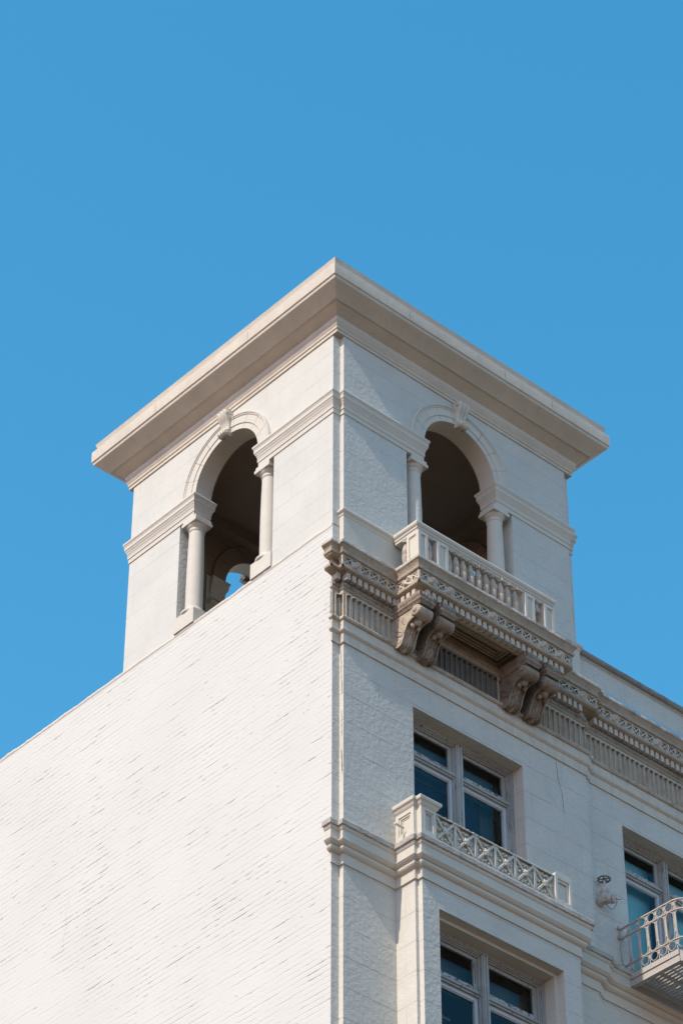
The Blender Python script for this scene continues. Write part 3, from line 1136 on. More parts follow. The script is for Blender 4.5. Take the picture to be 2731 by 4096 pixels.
# coffer frames under the slab
for k in range(3):
    i_ = .03 + .035 * k
    zt, zb_ = 24.474, 24.452 - .014 * (2 - k) + .0
    x0_, x1_ = 1.50 + i_, 2.60 - i_
    y0_, y1_ = -BY + .06 + i_, -.06 - i_
    t_ = .02
    s.box(x0_, x1_, y0_, y0_ + t_, zb_, zt)
    s.box(x0_, x1_, y1_ - t_, y1_, zb_, zt)
    s.box(x0_, x0_ + t_, y0_ + t_, y1_ - t_, zb_, zt)
    s.box(x1_ - t_, x1_, y0_ + t_, y1_ - t_, zb_, zt)
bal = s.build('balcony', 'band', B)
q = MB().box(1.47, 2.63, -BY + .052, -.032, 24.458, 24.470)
q.build('soffit_panel', 'shade_soot', bal)


def bez(pts, n):
    """smooth curve through points (Catmull-Rom)"""
    P = [Vector(p) for p in pts]
    P = [P[0] * 2 - P[1]] + P + [P[-1] * 2 - P[-2]]
    out = []
    for i in range(1, len(P) - 2):
        for k in range(n):
            t_ = k / n
            a, b, c, d = P[i - 1], P[i], P[i + 1], P[i + 2]
            out.append(.5 * ((2 * b) + (c - a) * t_ + (2 * a - 5 * b + 4 * c - d) * t_ ** 2 + (3 * b - a - 3 * c + d) * t_ ** 3))
    out.append(P[-2])
    return out


def console(xc, hw, mc):
    """scroll console on the frieze: returns the part; side profile in (out, z)"""
    front = bez([(.020, 23.825), (.055, 23.772), (.110, 23.765), (.158, 23.792), (.192, 23.860), (.222, 23.945), (.275, 24.028), (.345, 24.060), (.395, 24.063)], 6)
    roll = [(.415 + .088 * math.cos(a), 24.142 + .078 * math.sin(a)) for a in [math.radians(-100 + 20 * i) for i in range(10)]]
    outl = [(p.x, p.y) for p in front] + roll[1:] + [(.36, 24.222), (.0, 24.222)]
    mb = MB()
    # sides: recessed field with a raised border along the front edge
    for sx in (-1, 1):
        x = xc + sx * (hw - .012)
        mb.poly([(x, -w_, z) for w_, z in outl] + [(x, -.0, 23.86)])
    inner = []
    for i in range(len(outl) - 2):
        a = Vector(outl[max(0, i - 1)])
        b = Vector(outl[min(len(outl) - 3, i + 1)])
        t_ = (b - a).normalized()
        inner.append(Vector(outl[i]) + Vector((-t_.y, t_.x)) * .026)
    for sx in (-1, 1):
        xo, xi = xc + sx * hw, xc + sx * (hw - .014)
        for i in range(len(inner) - 1):
            a, b, c, d = outl[i], outl[i + 1], inner[i + 1], inner[i]
            mb.quad((xo, -a[0], a[1]), (xo, -b[0], b[1]), (xo, -c[0], c[1]), (xo, -d[0], d[1]))
            mb.quad((xo, -d[0], d[1]), (xo, -c[0], c[1]), (xi, -c[0], c[1]), (xi, -d[0], d[1]))
    # carved front: raised rims, central acanthus with lobes
    fr = [Vector((p.x, p.y)) for p in front] + [Vector(r_) for r_ in roll[1:]]
    nf = len(fr)
    cum = [0]
    for i in range(1, nf):
        cum.append(cum[-1] + (fr[i] - fr[i - 1]).length)

    def fpt(u, v):
        f_ = v * (nf - 1)
        i = min(nf - 2, int(f_))
        q = fr[i].lerp(fr[i + 1], f_ - i)
        t_ = (fr[i + 1] - fr[i]).normalized()
        nn = Vector((t_.y, -t_.x))
        a = abs(u * 2 - 1)
        s_ = cum[i] / cum[-1]
        h = 0.0
        if a > .80:
            h = .0
        else:
            h = -.026
            ph = s_ * 5.2 + a * .75
            lobe = abs(math.sin(math.pi * ph)) ** .6
            wide = .50 + .26 * lobe
            if a < wide:
                h += .034 * (1 - (a / wide) ** 2) ** .5 * (0.5 + .5 * lobe)
                h -= .010 * max(0, math.cos(a * 26)) * (1 if a > .12 else 0)
            h += .012 * nz((u * 11, s_ * 20, xc * 3))
            if a < .08:
                h += .010
        env = 1.0 if v < .78 else max(0, 1 - (v - .78) / .1)
        h *= env
        q = q + nn * h
        return (xc + (u * 2 - 1) * hw, -q.x, q.y)
    mb.grid(fpt, 34, 110)
    o = mb.build('scroll_console', mc, bal, smooth=True, angle=35)
    # bolster roll with rings across the top, mask-like boss below it
    rb = MB()
    L_ = hw + .018
    prof = []
    nst = 44
    for i in range(nst + 1):
        t_ = -1 + 2 * i / nst
        r_ = .064 + .014 * (abs(t_) ** 2)
        r_ += .007 * math.cos(t_ * math.pi * 5)
        if abs(t_) > .97:
            r_ *= .8
        prof.append((r_, t_ * L_))
    rb.lathe(prof, (xc, -.418, 24.140), 18, 'x')
    for sx in (-1, 1):
        rb.lathe([(.030, 0), (.032, .006), (.026, .012), (.012, .016)] if sx > 0 else [(.030, 0), (.032, -.006), (.026, -.012), (.012, -.016)], (xc + sx * L_, -.418, 24.140), 14, 'x')
    rb.build('bolster', mc, o, smooth=True, angle=50)
    lf = MB()

    def blob(c, ra, seg=10, rings=6, tw=0.0):
        for_pts = []

        def pt(u, v):
            th, ph = 2 * math.pi * u, math.pi * v
            w = 1 + .25 * nz((math.cos(th) * 2 + c[0] * 7, math.sin(th) * 2, ph * 1.3 + c[2]))
            return (c[0] + ra[0] * w * math.sin(ph) * math.cos(th), c[1] + ra[1] * w * math.sin(ph) * math.sin(th), c[2] + ra[2] * w * math.cos(ph))
        lf.grid(pt, seg, rings)
    blob((xc, -.340, 24.045), (.052, .045, .048))
    blob((xc - .045, -.300, 24.010), (.03, .03, .04))
    blob((xc + .045, -.300, 24.010), (.03, .03, .04))
    lf.build('carved_leaf', mc, o, smooth=True)
    # volute and fronds on the outer cheeks
    for sx in (-1, 1):
        vo = MB()
        xs = xc + sx * (hw - .012)
        sp = []
        for i in range(34):
            a = 2 * math.pi * i / 13
            r_ = .054 * (1 - i / 44)
            sp.append((xs, -(.082 + r_ * math.cos(a)), 23.845 + r_ * math.sin(a)))
        vo.tube(sp, .009, 6)
        vo.lathe([(.020, -.012), (.020, .012)], (xs, -.082, 23.845), 10, 'x')
        for k, (w0, z0_, w1, z1_) in enumerate(((.20, 23.98, .055, 24.17), (.245, 24.03, .13, 24.19), (.18, 23.95, .03, 24.06), (.165, 23.92, .03, 23.97))):
            pts = bez([(xs, -w0, z0_), (xs, -(w0 * .62 + w1 * .38) - .004, z0_ * .5 + z1_ * .5 + .012), (xs, -w1, z1_), (xs, -w1 - .03, z1_ + .012)], 5) if False else None
            a, b = Vector((xs, -w0, z0_)), Vector((xs, -w1, z1_))
            mid = (a + b) / 2 + Vector((0, -.012, .018))
            ln = []
            for i in range(9):
                t_ = i / 8
                ln.append(a * (1 - t_) ** 2 + mid * 2 * t_ * (1 - t_) + b * t_ * t_)
            for i in range(8):
                q = (ln[i] + ln[i + 1]) / 2
                d = (ln[i + 1] - ln[i])
                wd = .010 + .022 * math.sin(math.pi * (i + .8) / 8.6)
                dn_ = d.normalized()
                vo.obox(q, dn_, Vector((1, 0, 0)), dn_.cross(Vector((1, 0, 0))), d.length * .55, .008, wd)
        vo.build('volute', mc, o, smooth=True, angle=40)
    # moulded abacus
    ab = MB()
    a0, a1 = xc - hw - .006, xc + hw + .006
    pth = [(a0, -.03), (a0, -.505), (a1, -.505), (a1, -.03)]
    ab.sweep(pth, [(-.1, 24.400), (.004, 24.398), (.004, 24.310), (.012, 24.300), (.020, 24.288), (.020, 24.268), (.008, 24.255), (.0, 24.240), (-.006, 24.222), (-.1, 24.222)])
    ab.box(a0 + .02, a1 - .02, -.49, -.03, 24.224, 24.396)
    eg = along(pth, .004, 24.308, 24.398, lambda s_, v: .020 * math.sin(math.pi * v) * (.3 + .7 * abs(math.cos(math.pi * s_ / .05))) + .006 * nz((s_ * 40, v * 3, 1)), .008, 5)
    abo = ab.build('abacus', 'grime', o, smooth=True, angle=28)
    eg.build('egg_moulding', 'grime', o, smooth=True)
    return o


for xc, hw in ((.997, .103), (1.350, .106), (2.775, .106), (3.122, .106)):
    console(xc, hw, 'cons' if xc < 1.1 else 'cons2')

# ---- balustrade on the balcony
RX0, RX1, RYF = 0.935, 3.240, -0.425      # line of the post faces
RAIL = [(-.10, 25.540), (.0, 25.546), (.030, 25.536), (.044, 25.518), (.047, 25.496), (.040, 25.474), (.028, 25.462), (.020, 25.452), (.018, 25.430), (.008, 25.424),
        (.004, 25.392), (-.10, 25.390)]
s = MB()
s.sweep([(RX0, -.03), (RX0, RYF), (RX1, RYF), (RX1, -.03)], RAIL)
bst = s.build('balustrade', 'stone', bal, smooth=True, angle=32)


def post(x0, x1, y0, y1, panels):
    mb = MB()
    z0, z1 = 24.90, 25.392
    d = .016
    mb.box(x0 + d, x1 - d, y0 + d, y1 - d, z0, z1)
    for nm in panels:
        e = .042
        if nm == 'front':
            y = y0
            for a, b, c, f in ((x0, x0 + e, z0, z1), (x1 - e, x1, z0, z1), (x0 + e, x1 - e, z1 - .05, z1), (x0 + e, x1 - e, z0, 25.0)):
                mb.box(a, b, y, y + d, c, f)
            mb.box(x0 + e, x1 - e, y + .008, y + d, z1 - .062, z1 - .05)
            mb.box(x0 + e, x0 + e + .012, y + .008, y + d, 25.0, z1 - .062)
            mb.box(x1 - e - .012, x1 - e, y + .008, y + d, 25.0, z1 - .062)
        if nm == 'left':
            x = x0
            for a, b, c, f in ((y0 + d, y0 + e, z0, z1), (y1 - e, y1, z0, z1), (y0 + e, y1 - e, z1 - .05, z1), (y0 + e, y1 - e, z0, 25.0)):
                mb.box(x, x + d, a, b, c, f)
            mb.box(x + .008, x + d, y0 + e, y1 - e, z1 - .062, z1 - .05)
            mb.box(x + .008, x + d, y0 + e, y0 + e + .012, 25.0, z1 - .062)
    if 'left' not in panels:
        mb.box(x0, x0 + d, y0 + d, y1, z0, z1)
    mb.box(x1 - d, x1, y0 + d, y1, z0, z1)
    return mb.build('post', 'stone', bst, bevel=.002)


pf = RYF
post(.918, 1.080, -.462, -.250, ('front', 'left'))
post(1.238, 1.420, -.462, -.330, ('front',))
post(2.735, 2.905, -.462, -.330, ('front',))
post(3.072, 3.250, -.462, -.250, ('front',))


def bal_profile(upto=None):
    z = [(.034, 0), (.034, .030), (.024, .036), (.025, .045), (.034, .062), (.043, .095), (.049, .140), (.051, .172), (.048, .190), (.040, .196), (.042, .203), (.049, .212),
         (.049, .220), (.041, .229), (.043, .236), (.048, .245), (.046, .265), (.040, .300), (.031, .335), (.024, .362), (.022, .376), (.027, .381), (.031, .388), (.027, .396)]
    return z


s = MB()
s.lathe(bal_profile(), (0, 0, -.005), 18)
s.box(-.036, .036, -.036, .036, .385, .412) if False else s.box(-.045, .045, -.045, .045, .376, .425)
s.box(-.037, .037, -.037, .037, -.03, .0)
bl0 = s.build('baluster', 'balus', bst, smooth=True, angle=40, loc=(0, 0, 0))
spots = [(1.128, -.405)] + [(1.468 + i * (2.604 - 1.468) / 9, -.405) for i in range(10)] + [(.968, -.185)]
for i, (x, y) in enumerate(spots):
    if i == 0:
        bl0.location = Vector((x, y, 24.968)) * K - (B.location + bal.location + bst.location)
    else:
        copy_to(bl0, (x + random.uniform(-.003, .003), y, 24.968), bst, (random.uniform(-.012, .012), random.uniform(-.012, .012), 0.07 * i))
# broken baluster: only its upper half hangs from the rail
s = MB()
pr = [p for p in bal_profile() if p[1] >= .225]
s.lathe([(.010, .245), (.034, .232)] + pr[1:], (2.985, -.405, 24.963), 18)
s.box(2.948, 3.022, -.442, -.368, 25.354, 25.390)
bb = s.build('baluster', 'balus', bst, smooth=True, angle=40)
bb['label'] = 'broken baluster with only its upper half left'
s = MB().box(2.982, 2.990, -.410, -.402, 24.95, 25.2)
s.build('rusty_rod', 'rust', bst)

# sill-high band on the tower's front, continuing as the coping of the attic parapet
APRON = [(-.03, 25.540), (.02, 25.540), (.040, 25.528), (.050, 25.510), (.048, 25.490), (.036, 25.474), (.024, 25.466), (.020, 25.440), (.010, 25.428), (.010, 24.93), (-.03, 24.93)]
s = MB().sweep([(N + .0, M - .005), (N, 0), (CX - HW, 0)], APRON)
s.sweep([(CX + HW, 0), (FX1, 0), (FX1, .04), (FX1 + .05, .04)], APRON)
s.quad((CX - HW, .002, 24.9), (CX + HW, .002, 24.9), (CX + HW, .002, ZB), (CX - HW, .002, ZB))
s.build('pedestal_course', 'stone', B, smooth=True, angle=30)
s = MB()
ATT = [(-.36, 25.575), (.0, 25.585), (.035, 25.575), (.055, 25.550), (.060, 25.520), (.050, 25.495), (.030, 25.478), (.022, 25.462), (.010, 25.452), (.0, 25.440), (.0, 24.90), (-.36, 24.90)]
s.sweep([(FX1 + .05, RY + .02), (XR, RY + .02)], ATT)
att = s.build('attic_parapet', 'upper', B, smooth=True, angle=30)
rough_sweep([(FX1 + .05, RY + .02), (XR, RY + .02)], [(-.36, 25.582), (.0, 25.594), (.040, 25.582), (.062, 25.555), (.067, 25.520), (.056, 25.490), (.030, 25.474), (.0, 25.47)], .005, 12, .05).build('coping', 'cop', att, smooth=True, angle=50)
s = MB().box(FX1 + .17, XR, RY + .010, RY + .03, 24.90, 25.125)
s.build('blue_flashing', 'blue', att)


# ---- tower
def cmap(ix, iy):
    return lambda x, y: ((W - x) if ix else x, (D - y) if iy else y)


def pier(ix, iy):
    f = cmap(ix, iy)
    ax = CX if not ix else W - CX
    ay = CY if not iy else D - CY
    pl = [(0, M), (N, M), (N, 0), (ax - HW, 0), (ax - HW, T), (T, T), (T, ay - HW), (0, ay - HW)]
    pl = [f(*p) for p in pl]
    mb = MB()
    mb.prism(pl, ZB - .012, ZT + .05)
    o = mb.build('corner_pier', 'tower', B)
    # inside faces get a darker brown than the outside
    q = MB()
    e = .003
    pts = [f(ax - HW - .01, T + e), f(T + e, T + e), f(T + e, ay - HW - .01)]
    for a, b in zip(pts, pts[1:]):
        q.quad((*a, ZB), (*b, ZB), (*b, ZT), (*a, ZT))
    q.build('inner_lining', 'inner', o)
    # impost band with its returns round the block over the column
    prof = [(-.03, 27.452), (.05, 27.446), (.070, 27.432), (.075, 27.412), (.070, 27.394), (.062, 27.386), (.063, 27.372), (.058, 27.366), (.056, 27.312), (.048, 27.304), (.046, 27.292),
            (.036, 27.276), (.030, 27.262), (.032, 27.250), (.026, 27.240), (.023, 27.234), (.023, 27.166), (.013, 27.158), (.012, 27.095), (-.03, 27.095)]
    pt = [(T + .0, ay - HW + .05), (T, ay - HI), (0, ay - HI), (0, M), (N, M), (N, 0), (ax - HI, 0), (ax - HI, T), (ax - HW + .05, T)]
    pt = [f(*p) for p in pt]
    if ix ^ iy:
        pt = pt[::-1]
    q = MB().sweep(pt, prof)
    q.build('impost_band', 'stone', o, smooth=True, angle=28)
    return o


for ix in (0, 1):
    for iy in (0, 1):
        pier(ix, iy)

SIDES = {'left': (lambda u, w, z: (-w, u, z), CY), 'front': (lambda u, w, z: (u, -w, z), CX),
         'right': (lambda u, w, z: (W + w, u, z), CY), 'back': (lambda u, w, z: (u, D + w, z), CX)}


def arch(side):
    g, c = SIDES[side]
    mb = MB()
    n = 40
    e = .0015
    arcp = [(c - RI * math.cos(math.pi * i / n), ZI1 + RI * math.sin(math.pi * i / n)) for i in range(n + 1)]
    for w in (0, -T):
        mb.quad(g(c - HW, w, ZI0), g(c - HI, w, ZI0), g(c - HI, w, ZI1), g(c - HW, w, ZI1))
        mb.quad(g(c + HI, w, ZI0), g(c + HW, w, ZI0), g(c + HW, w, ZI1), g(c + HI, w, ZI1))
        mb.quad(g(c - HW, w, ZI1), g(c - RI, w, ZI1), g(c - RI, w, ZT + .05), g(c - HW, w, ZT + .05))
        mb.quad(g(c + RI, w, ZI1), g(c + HW, w, ZI1), g(c + HW, w, ZT + .05), g(c + RI, w, ZT + .05))
        for (a, za), (b, zb_) in zip(arcp, arcp[1:]):
            mb.quad(g(a, w, za), g(b, w, zb_), g(b, w, ZT + .05), g(a, w, ZT + .05))
    for sg in (-1, 1):
        mb.quad(g(c + sg * HI, 0, ZI0), g(c + sg * HI, -T, ZI0), g(c + sg * HI, -T, ZI1), g(c + sg * HI, 0, ZI1))
        mb.quad(g(c + sg * HI, 0, ZI0), g(c + sg * HI, -T, ZI0), g(c + sg * HW, -T, ZI0), g(c + sg * HW, 0, ZI0))
        mb.quad(g(c + sg * HI, 0, ZI1), g(c + sg * HI, -T, ZI1), g(c + sg * RI, -T, ZI1), g(c + sg * RI, 0, ZI1))
    o = mb.build('arch_wall', 'tower', B)
    q = MB()
    for k, ((a, za), (b, zb_)) in enumerate(zip(arcp, arcp[1:])):
        q.quad(g(a, 0, za), g(b, 0, zb_), g(b, -T, zb_), g(a, -T, za))
    q.build('arch_soffit', 'stone', o, smooth=True)
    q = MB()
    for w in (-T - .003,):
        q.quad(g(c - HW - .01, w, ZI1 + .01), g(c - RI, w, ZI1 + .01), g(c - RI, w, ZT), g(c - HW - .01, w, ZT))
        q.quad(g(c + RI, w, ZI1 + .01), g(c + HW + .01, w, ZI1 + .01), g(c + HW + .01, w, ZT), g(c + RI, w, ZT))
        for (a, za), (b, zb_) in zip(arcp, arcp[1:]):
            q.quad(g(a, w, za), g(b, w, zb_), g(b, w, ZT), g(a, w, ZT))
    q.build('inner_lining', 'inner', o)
    # archivolt in voussoirs, outside and inside faces
    for face in (0, 1):
        prof = [(RI - .0, 0.0), (RI - .0, .014), (.700, .014), (.700, .022), (.706, .026), (.815, .026), (.818, .034), (.830, .038), (.838, .034), (.842, .044), (.853, .046), (.860, .036), (.862, 0.0)]
        q = MB()
        nv = 9
        for k in range(nv):
            a0 = math.pi * k / nv + (.0035 if k else 0)
            a1 = math.pi * (k + 1) / nv - (.0035 if k < nv - 1 else 0)
            st = 6
            vs, fs = [], []
            for i in range(st + 1):
                a = a0 + (a1 - a0) * i / st
                for r_, h in prof:
                    w = h + .0 if face == 0 else -T - h * .8 - .002
                    z = ZI1 + r_ * math.sin(a)
                    vs.append(g(c - r_ * math.cos(a), w, z + (.008 if math.sin(a) < .01 else 0)))
            kk = len(prof)
            for i in range(st):
                for j in range(kk - 1):
                    fs.append((i * kk + j, i * kk + j + 1, (i + 1) * kk + j + 1, (i + 1) * kk + j))
            fs.append(tuple(range(kk)))
            fs.append(tuple(range(st * kk, st * kk + kk)))
            q.add(vs, fs)
        q.build('archivolt', 'stone' if face == 0 else 'inner', o, smooth=True, angle=25)
    # scrolled keystone
    fr = bez([(.048, 28.000), (.088, 27.985), (.128, 28.010), (.130, 28.052), (.084, 28.085), (.066, 28.140), (.084, 28.215), (.118, 28.275), (.140, 28.335), (.138, 28.385), (.095, 28.418)], 5)
    q = MB()

    def kp(u, v):
        f_ = v * (len(fr) - 1)
        i = min(len(fr) - 2, int(f_))
        p = fr[i].lerp(fr[i + 1], f_ - i)
        flare = .066 + .022 * v
        h = .013 * math.cos((u - .5) * 2 * math.pi * 3) * (1 if .25 < v < .95 else .4)
        return g(c + (u * 2 - 1) * flare, p.x + h, p.y)
    q.grid(kp, 18, 50)
    for sg in (0, 1):
        q.poly([kp(sg, i / 50) for i in range(51)] + [g(c + (sg * 2 - 1) * .088, .0, 28.418), g(c + (sg * 2 - 1) * .066, .0, 28.000)])
    ko = q.build('keystone', 'stone', o, smooth=True, angle=45)
    q = MB()
    ax = 'y' if side in ('left', 'right') else 'x'
    for sg in (-1, 1):
        for (w_, z_, r_, hw) in ((.092, 28.358, .036, .094), (.084, 28.028, .026, .074)):
            p0 = g(c + sg * (hw - .02), w_, z_)
            sgn = sg
            q.lathe([(r_ * 1.0, 0), (r_, .022 * sgn), (r_ * .6, .022 * sgn), (r_ * .55, .030 * sgn), (r_ * .2, .032 * sgn)], p0, 14, ax)
    q.build('volute_eye', 'stone', ko, smooth=True, angle=40)
    # free-standing columns
    for sg in (-1, 1):
        u = c + sg * .722
        w0 = -.115
        cxy = g(u, w0, 0)
        z0 = ZB
        sh = MB()
        sh.lathe([(.112, 25.62 - z0), (.113, 25.75 - z0), (.112, 26.2 - z0), (.106, 26.6 - z0), (.098, 26.90 - z0)], (cxy[0], cxy[1], z0), 28)
        co = sh.build('column', 'stone', o, smooth=True, angle=60)
        cp = MB()
        cp.lathe([(.098, 26.885 - z0), (.106, 26.895 - z0), (.110, 26.905 - z0), (.104, 26.915 - z0), (.100, 26.92 - z0), (.102, 26.945 - z0), (.112, 26.955 - z0), (.126, 26.975 - z0), (.136, 26.998 - z0)],
                 (cxy[0], cxy[1], z0), 28)
        a = .142
        cp.box(cxy[0] - a, cxy[0] + a, cxy[1] - a, cxy[1] + a, 26.998, 27.045)
        cp.box(cxy[0] - a + .012, cxy[0] + a - .012, cxy[1] - a + .012, cxy[1] + a - .012, 27.045, 27.096)
        cp.build('capital', 'stone', co, smooth=True, angle=30)
        bs = MB()
        bs.lathe([(.155, 25.52 - z0), (.168, 25.535 - z0), (.168, 25.56 - z0), (.150, 25.575 - z0), (.132, 25.585 - z0), (.120, 25.605 - z0), (.114, 25.63 - z0)], (cxy[0], cxy[1], z0), 24)
        hw_ = .172
        lo, hi_ = (u - hw_, u + hw_ + .04) if sg > 0 else (u - hw_ - .04, u + hw_)
        p0, p1 = g(lo, .03, 0), g(hi_, -.27, 0)
        bs.box(min(p0[0], p1[0]), max(p0[0], p1[0]), min(p0[1], p1[1]), max(p0[1], p1[1]), ZB - .008, 25.53)
        bs.build('plinth', 'stone', co, smooth=True, angle=30, bevel=.004)
    return o


for sd in SIDES:
    arch(sd)

CRN = [(-.30, 29.20), (.355, 29.268), (.368, 29.262), (.366, 29.250), (.350, 29.200), (.350, 29.130), (.397, 29.122), (.399, 29.110), (.397, 28.942), (.386, 28.934), (.380, 28.928), (.380, 28.908), (.374, 28.890),
       (.300, 28.828), (.226, 28.768), (.214, 28.752), (.200, 28.744), (.186, 28.744), (.120, 28.698), (.056, 28.654), (.060, 28.640), (.062, 28.585), (.052, 28.560), (.042, 28.530), (.030, 28.512), (.028, 28.478),
       (.016, 28.468), (.016, 28.424), (-.30, 28.424)]
sq = [(0, D), (0, 0), (W, 0), (W, D)]
s = MB().sweep(sq, CRN, closed=True)
tc = s.build('tower_cornice', 'corn', B, smooth=True, angle=20)
s = MB()
s.quad((.28, .28, 29.20), (W - .28, .28, 29.20), (W - .28, D - .28, 29.20), (.28, D - .28, 29.20))
s.build('tower_roof', 'roof', B)
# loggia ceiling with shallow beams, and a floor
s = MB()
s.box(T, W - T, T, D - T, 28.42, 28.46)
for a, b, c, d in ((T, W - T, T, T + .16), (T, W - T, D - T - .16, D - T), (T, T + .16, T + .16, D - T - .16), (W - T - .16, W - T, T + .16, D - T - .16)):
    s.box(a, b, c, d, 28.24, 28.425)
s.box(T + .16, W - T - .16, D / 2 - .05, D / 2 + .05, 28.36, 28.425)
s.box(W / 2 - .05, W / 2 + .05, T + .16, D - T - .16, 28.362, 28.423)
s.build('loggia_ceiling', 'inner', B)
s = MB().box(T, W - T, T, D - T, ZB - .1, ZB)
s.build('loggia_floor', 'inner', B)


# ---- windows
def window(x0, x1, z0, z1, y, dark, mull, ztr, blinds_and_sheets):
    """two-light window with transom lights; y is the plane of the casing's face"""
    cw = .075
    mb = MB()

    def frame(a, b, c, d, steps):
        for w_, dep0, dep1 in steps:
            mb.box(a, a + w_, y + dep0, y + dep1, c, d)
            mb.box(b - w_, b, y + dep0, y + dep1, c, d)
            mb.box(a + w_, b - w_, y + dep0, y + dep1, d - w_, d)
    frame(x0, x1, z0, z1, ((.028, .0, .16), (.045, .012, .16), (.060, .030, .16), (.075, .048, .16)))
    wo = mb.build('window', 'wood', B, bevel=.002)
    mu = MB()
    m0, m1 = mull
    mu.box(m0, m1, y + .012, y + .16, z0, z1 - .028)
    mu.box(m0 + .018, m0 + .040, y + .002, y + .02, z0, z1 - .028)
    mu.box(m1 - .034, m1 - .010, y + .002, y + .02, z0, z1 - .028)
    mu.box(m0 - .022, m1 + .022, y + .046, y + .16, z0, z1 - .06)
    mu.build('mullion', 'wood', wo, bevel=.002)
    for a, b in ((x0 + .075, m0 - .022), (m1 + .022, x1 - .075)):
        tb = MB()
        tb.box(a - .03, b + .03, y + .028, y + .14, ztr - .018, ztr + .020)
        tb.box(a - .02, b + .02, y + .045, y + .14, ztr - .045, ztr - .018)
        tb.build('transom_bar', 'wood', wo, bevel=.003)
        # transom light
        sa = MB()
        t0, t1 = ztr + .020, z1 - .075
        yy = y + .075
        rw = .052
        sa.box(a, a + rw, yy, yy + .04, t0, t1)
        sa.box(b - rw, b, yy, yy + .04, t0, t1)
        sa.box(a + rw, b - rw, yy, yy + .04, t1 - .04, t1)
        sa.build('transom_sash', 'wood', wo, bevel=.002)
        sa = MB().box(a + rw, b - rw, yy - .002, yy + .04, t0, t0 + .075)
        sa.build('bottom_rail', 'peel', wo, bevel=.002)
        pn = MB().quad((a + rw, yy + .022, t0 + .075), (b - rw, yy + .022, t0 + .075), (b - rw, yy + .022, t1 - .04), (a + rw, yy + .022, t1 - .04))
        pn.build('pane', 'glass', wo, face=(0, -1, 0))
        # lower sash
        sa = MB()
        l1 = ztr - .045
        rw = .050
        sa.box(a, a + rw, yy, yy + .05, z0, l1)
        sa.box(b - rw, b, yy, yy + .05, z0, l1)
        sa.box(a + rw, b - rw, yy, yy + .05, l1 - .048, l1)
        sa.box(a + rw, b - rw, yy + .012, yy + .05, l1 - .060, l1 - .048)
        sa.build('sash', 'sash', wo, bevel=.002)
        pn = MB().quad((a + rw, yy + .03, z0), (b - rw, yy + .03, z0), (b - rw, yy + .03, l1 - .06), (a + rw, yy + .03, l1 - .06))
        pn.build('pane', 'glass', wo, face=(0, -1, 0))
    # the room behind
    rm = MB()
    yb, yf = y + 2.0, y + .20
    rm.quad((x0 - .3, yf, z1 + .12), (x1 + .3, yf, z1 + .12), (x1 + .3, yb, z1 + .12), (x0 - .3, yb, z1 + .12))
    rm.quad((x0 - .3, yb, z0 - .3), (x1 + .3, yb, z0 - .3), (x1 + .3, yb, z1 + .12), (x0 - .3, yb, z1 + .12))
    rm.quad((x0 - .3, yf, z0 - .3), (x0 - .3, yb, z0 - .3), (x0 - .3, yb, z1 + .12), (x0 - .3, yf, z1 + .12))
    rm.quad((x1 + .3, yf, z0 - .3), (x1 + .3, yb, z0 - .3), (x1 + .3, yb, z1 + .12), (x1 + .3, yf, z1 + .12))
    rm.quad((x0 - .3, yf, z0 - .3), (x1 + .3, yf, z0 - .3), (x1 + .3, yb, z0 - .3), (x0 - .3, yb, z0 - .3))
    rm.build('room', 'room', wo)
    for (a, b, c, d, dy, mt) in blinds_and_sheets:
        q = MB()
        if mt in ('curtain', 'brown'):
            q.grid(lambda u, v: (a + (b - a) * u, y + dy + .015 * math.sin(u * 22), c + (d - c) * v), 40, 2)
        else:
            q.box(a, b, y + dy, y + dy + .006, c, d)
        q.build('curtain' if mt in ('curtain', 'brown') else 'blind_or_dark_sheet', mt, wo, smooth=True)  # navy ones are added dark sheets, not blinds
    return wo


window(WIN1[0], WIN1[1], WZ[0], WZ[1], .165, 0, (2.085, 2.185), 22.62,
       [(1.30, 2.05, 21.0, 22.44, .24, 'navy'), (2.20, 2.62, 21.0, 22.50, .24, 'navy'), (2.62, 2.70, 21.0, 22.6, .27, 'brown'), (2.70, 2.98, 21.0, 22.55, .30, 'curtain'),
        (1.22, 3.02, 22.82, 23.15, .26, 'olive'), (1.22, 3.02, 22.5, 22.82, .28, 'dimteal')])
window(WIN3[0], WIN3[1], WZ[0], WZ[1], RY + .165, 0, (5.73, 5.83), 22.62,
       [(4.85, 5.70, 20.95, 23.0, .24, 'teal'), (5.86, 6.70, 20.95, 23.0, .24, 'teal')])
wx0, wx1 = W2[0] + q2, W2[1] - q2
window(wx0, wx1, W2[2], W2[3] - q2, -YY + .265, 0, (2.115, 2.215), 19.50, [(wx0, wx1, 19.52, 20.1, .30, 'curtain')])
s = MB()
s.box(1.35, 2.06, -YY + .75, -YY + .83, 19.33, 19.37)
s.box(2.26, 3.0, -YY + .75, -YY + .83, 19.33, 19.37)
s.build('ceiling_lamp', 'sash', B)

# ---- parapet on top of the bay: base course, panelled pedestal, X lattice, end post
s = MB()
s.sweep([(YX0 + .008, -.002), (YX0 + .008, -YY + bm_), (YX0 + bn + .008, -YY + bm_), (YX0 + bn + .008, -YY + .006), (YX1 + .005, -YY + .006), (YX1 + .005, -.002)],
        [(-.25, 21.045), (-.02, 21.050), (.0, 21.030), (.0, 20.86), (-.25, 20.86)])
par = s.build('lattice_parapet', 'stone', B, smooth=True, angle=30)
s = MB()
x0, x1, y0, y1 = .912, 1.190, -.378, .0
z0, z1 = 21.03, 21.385
d = .016


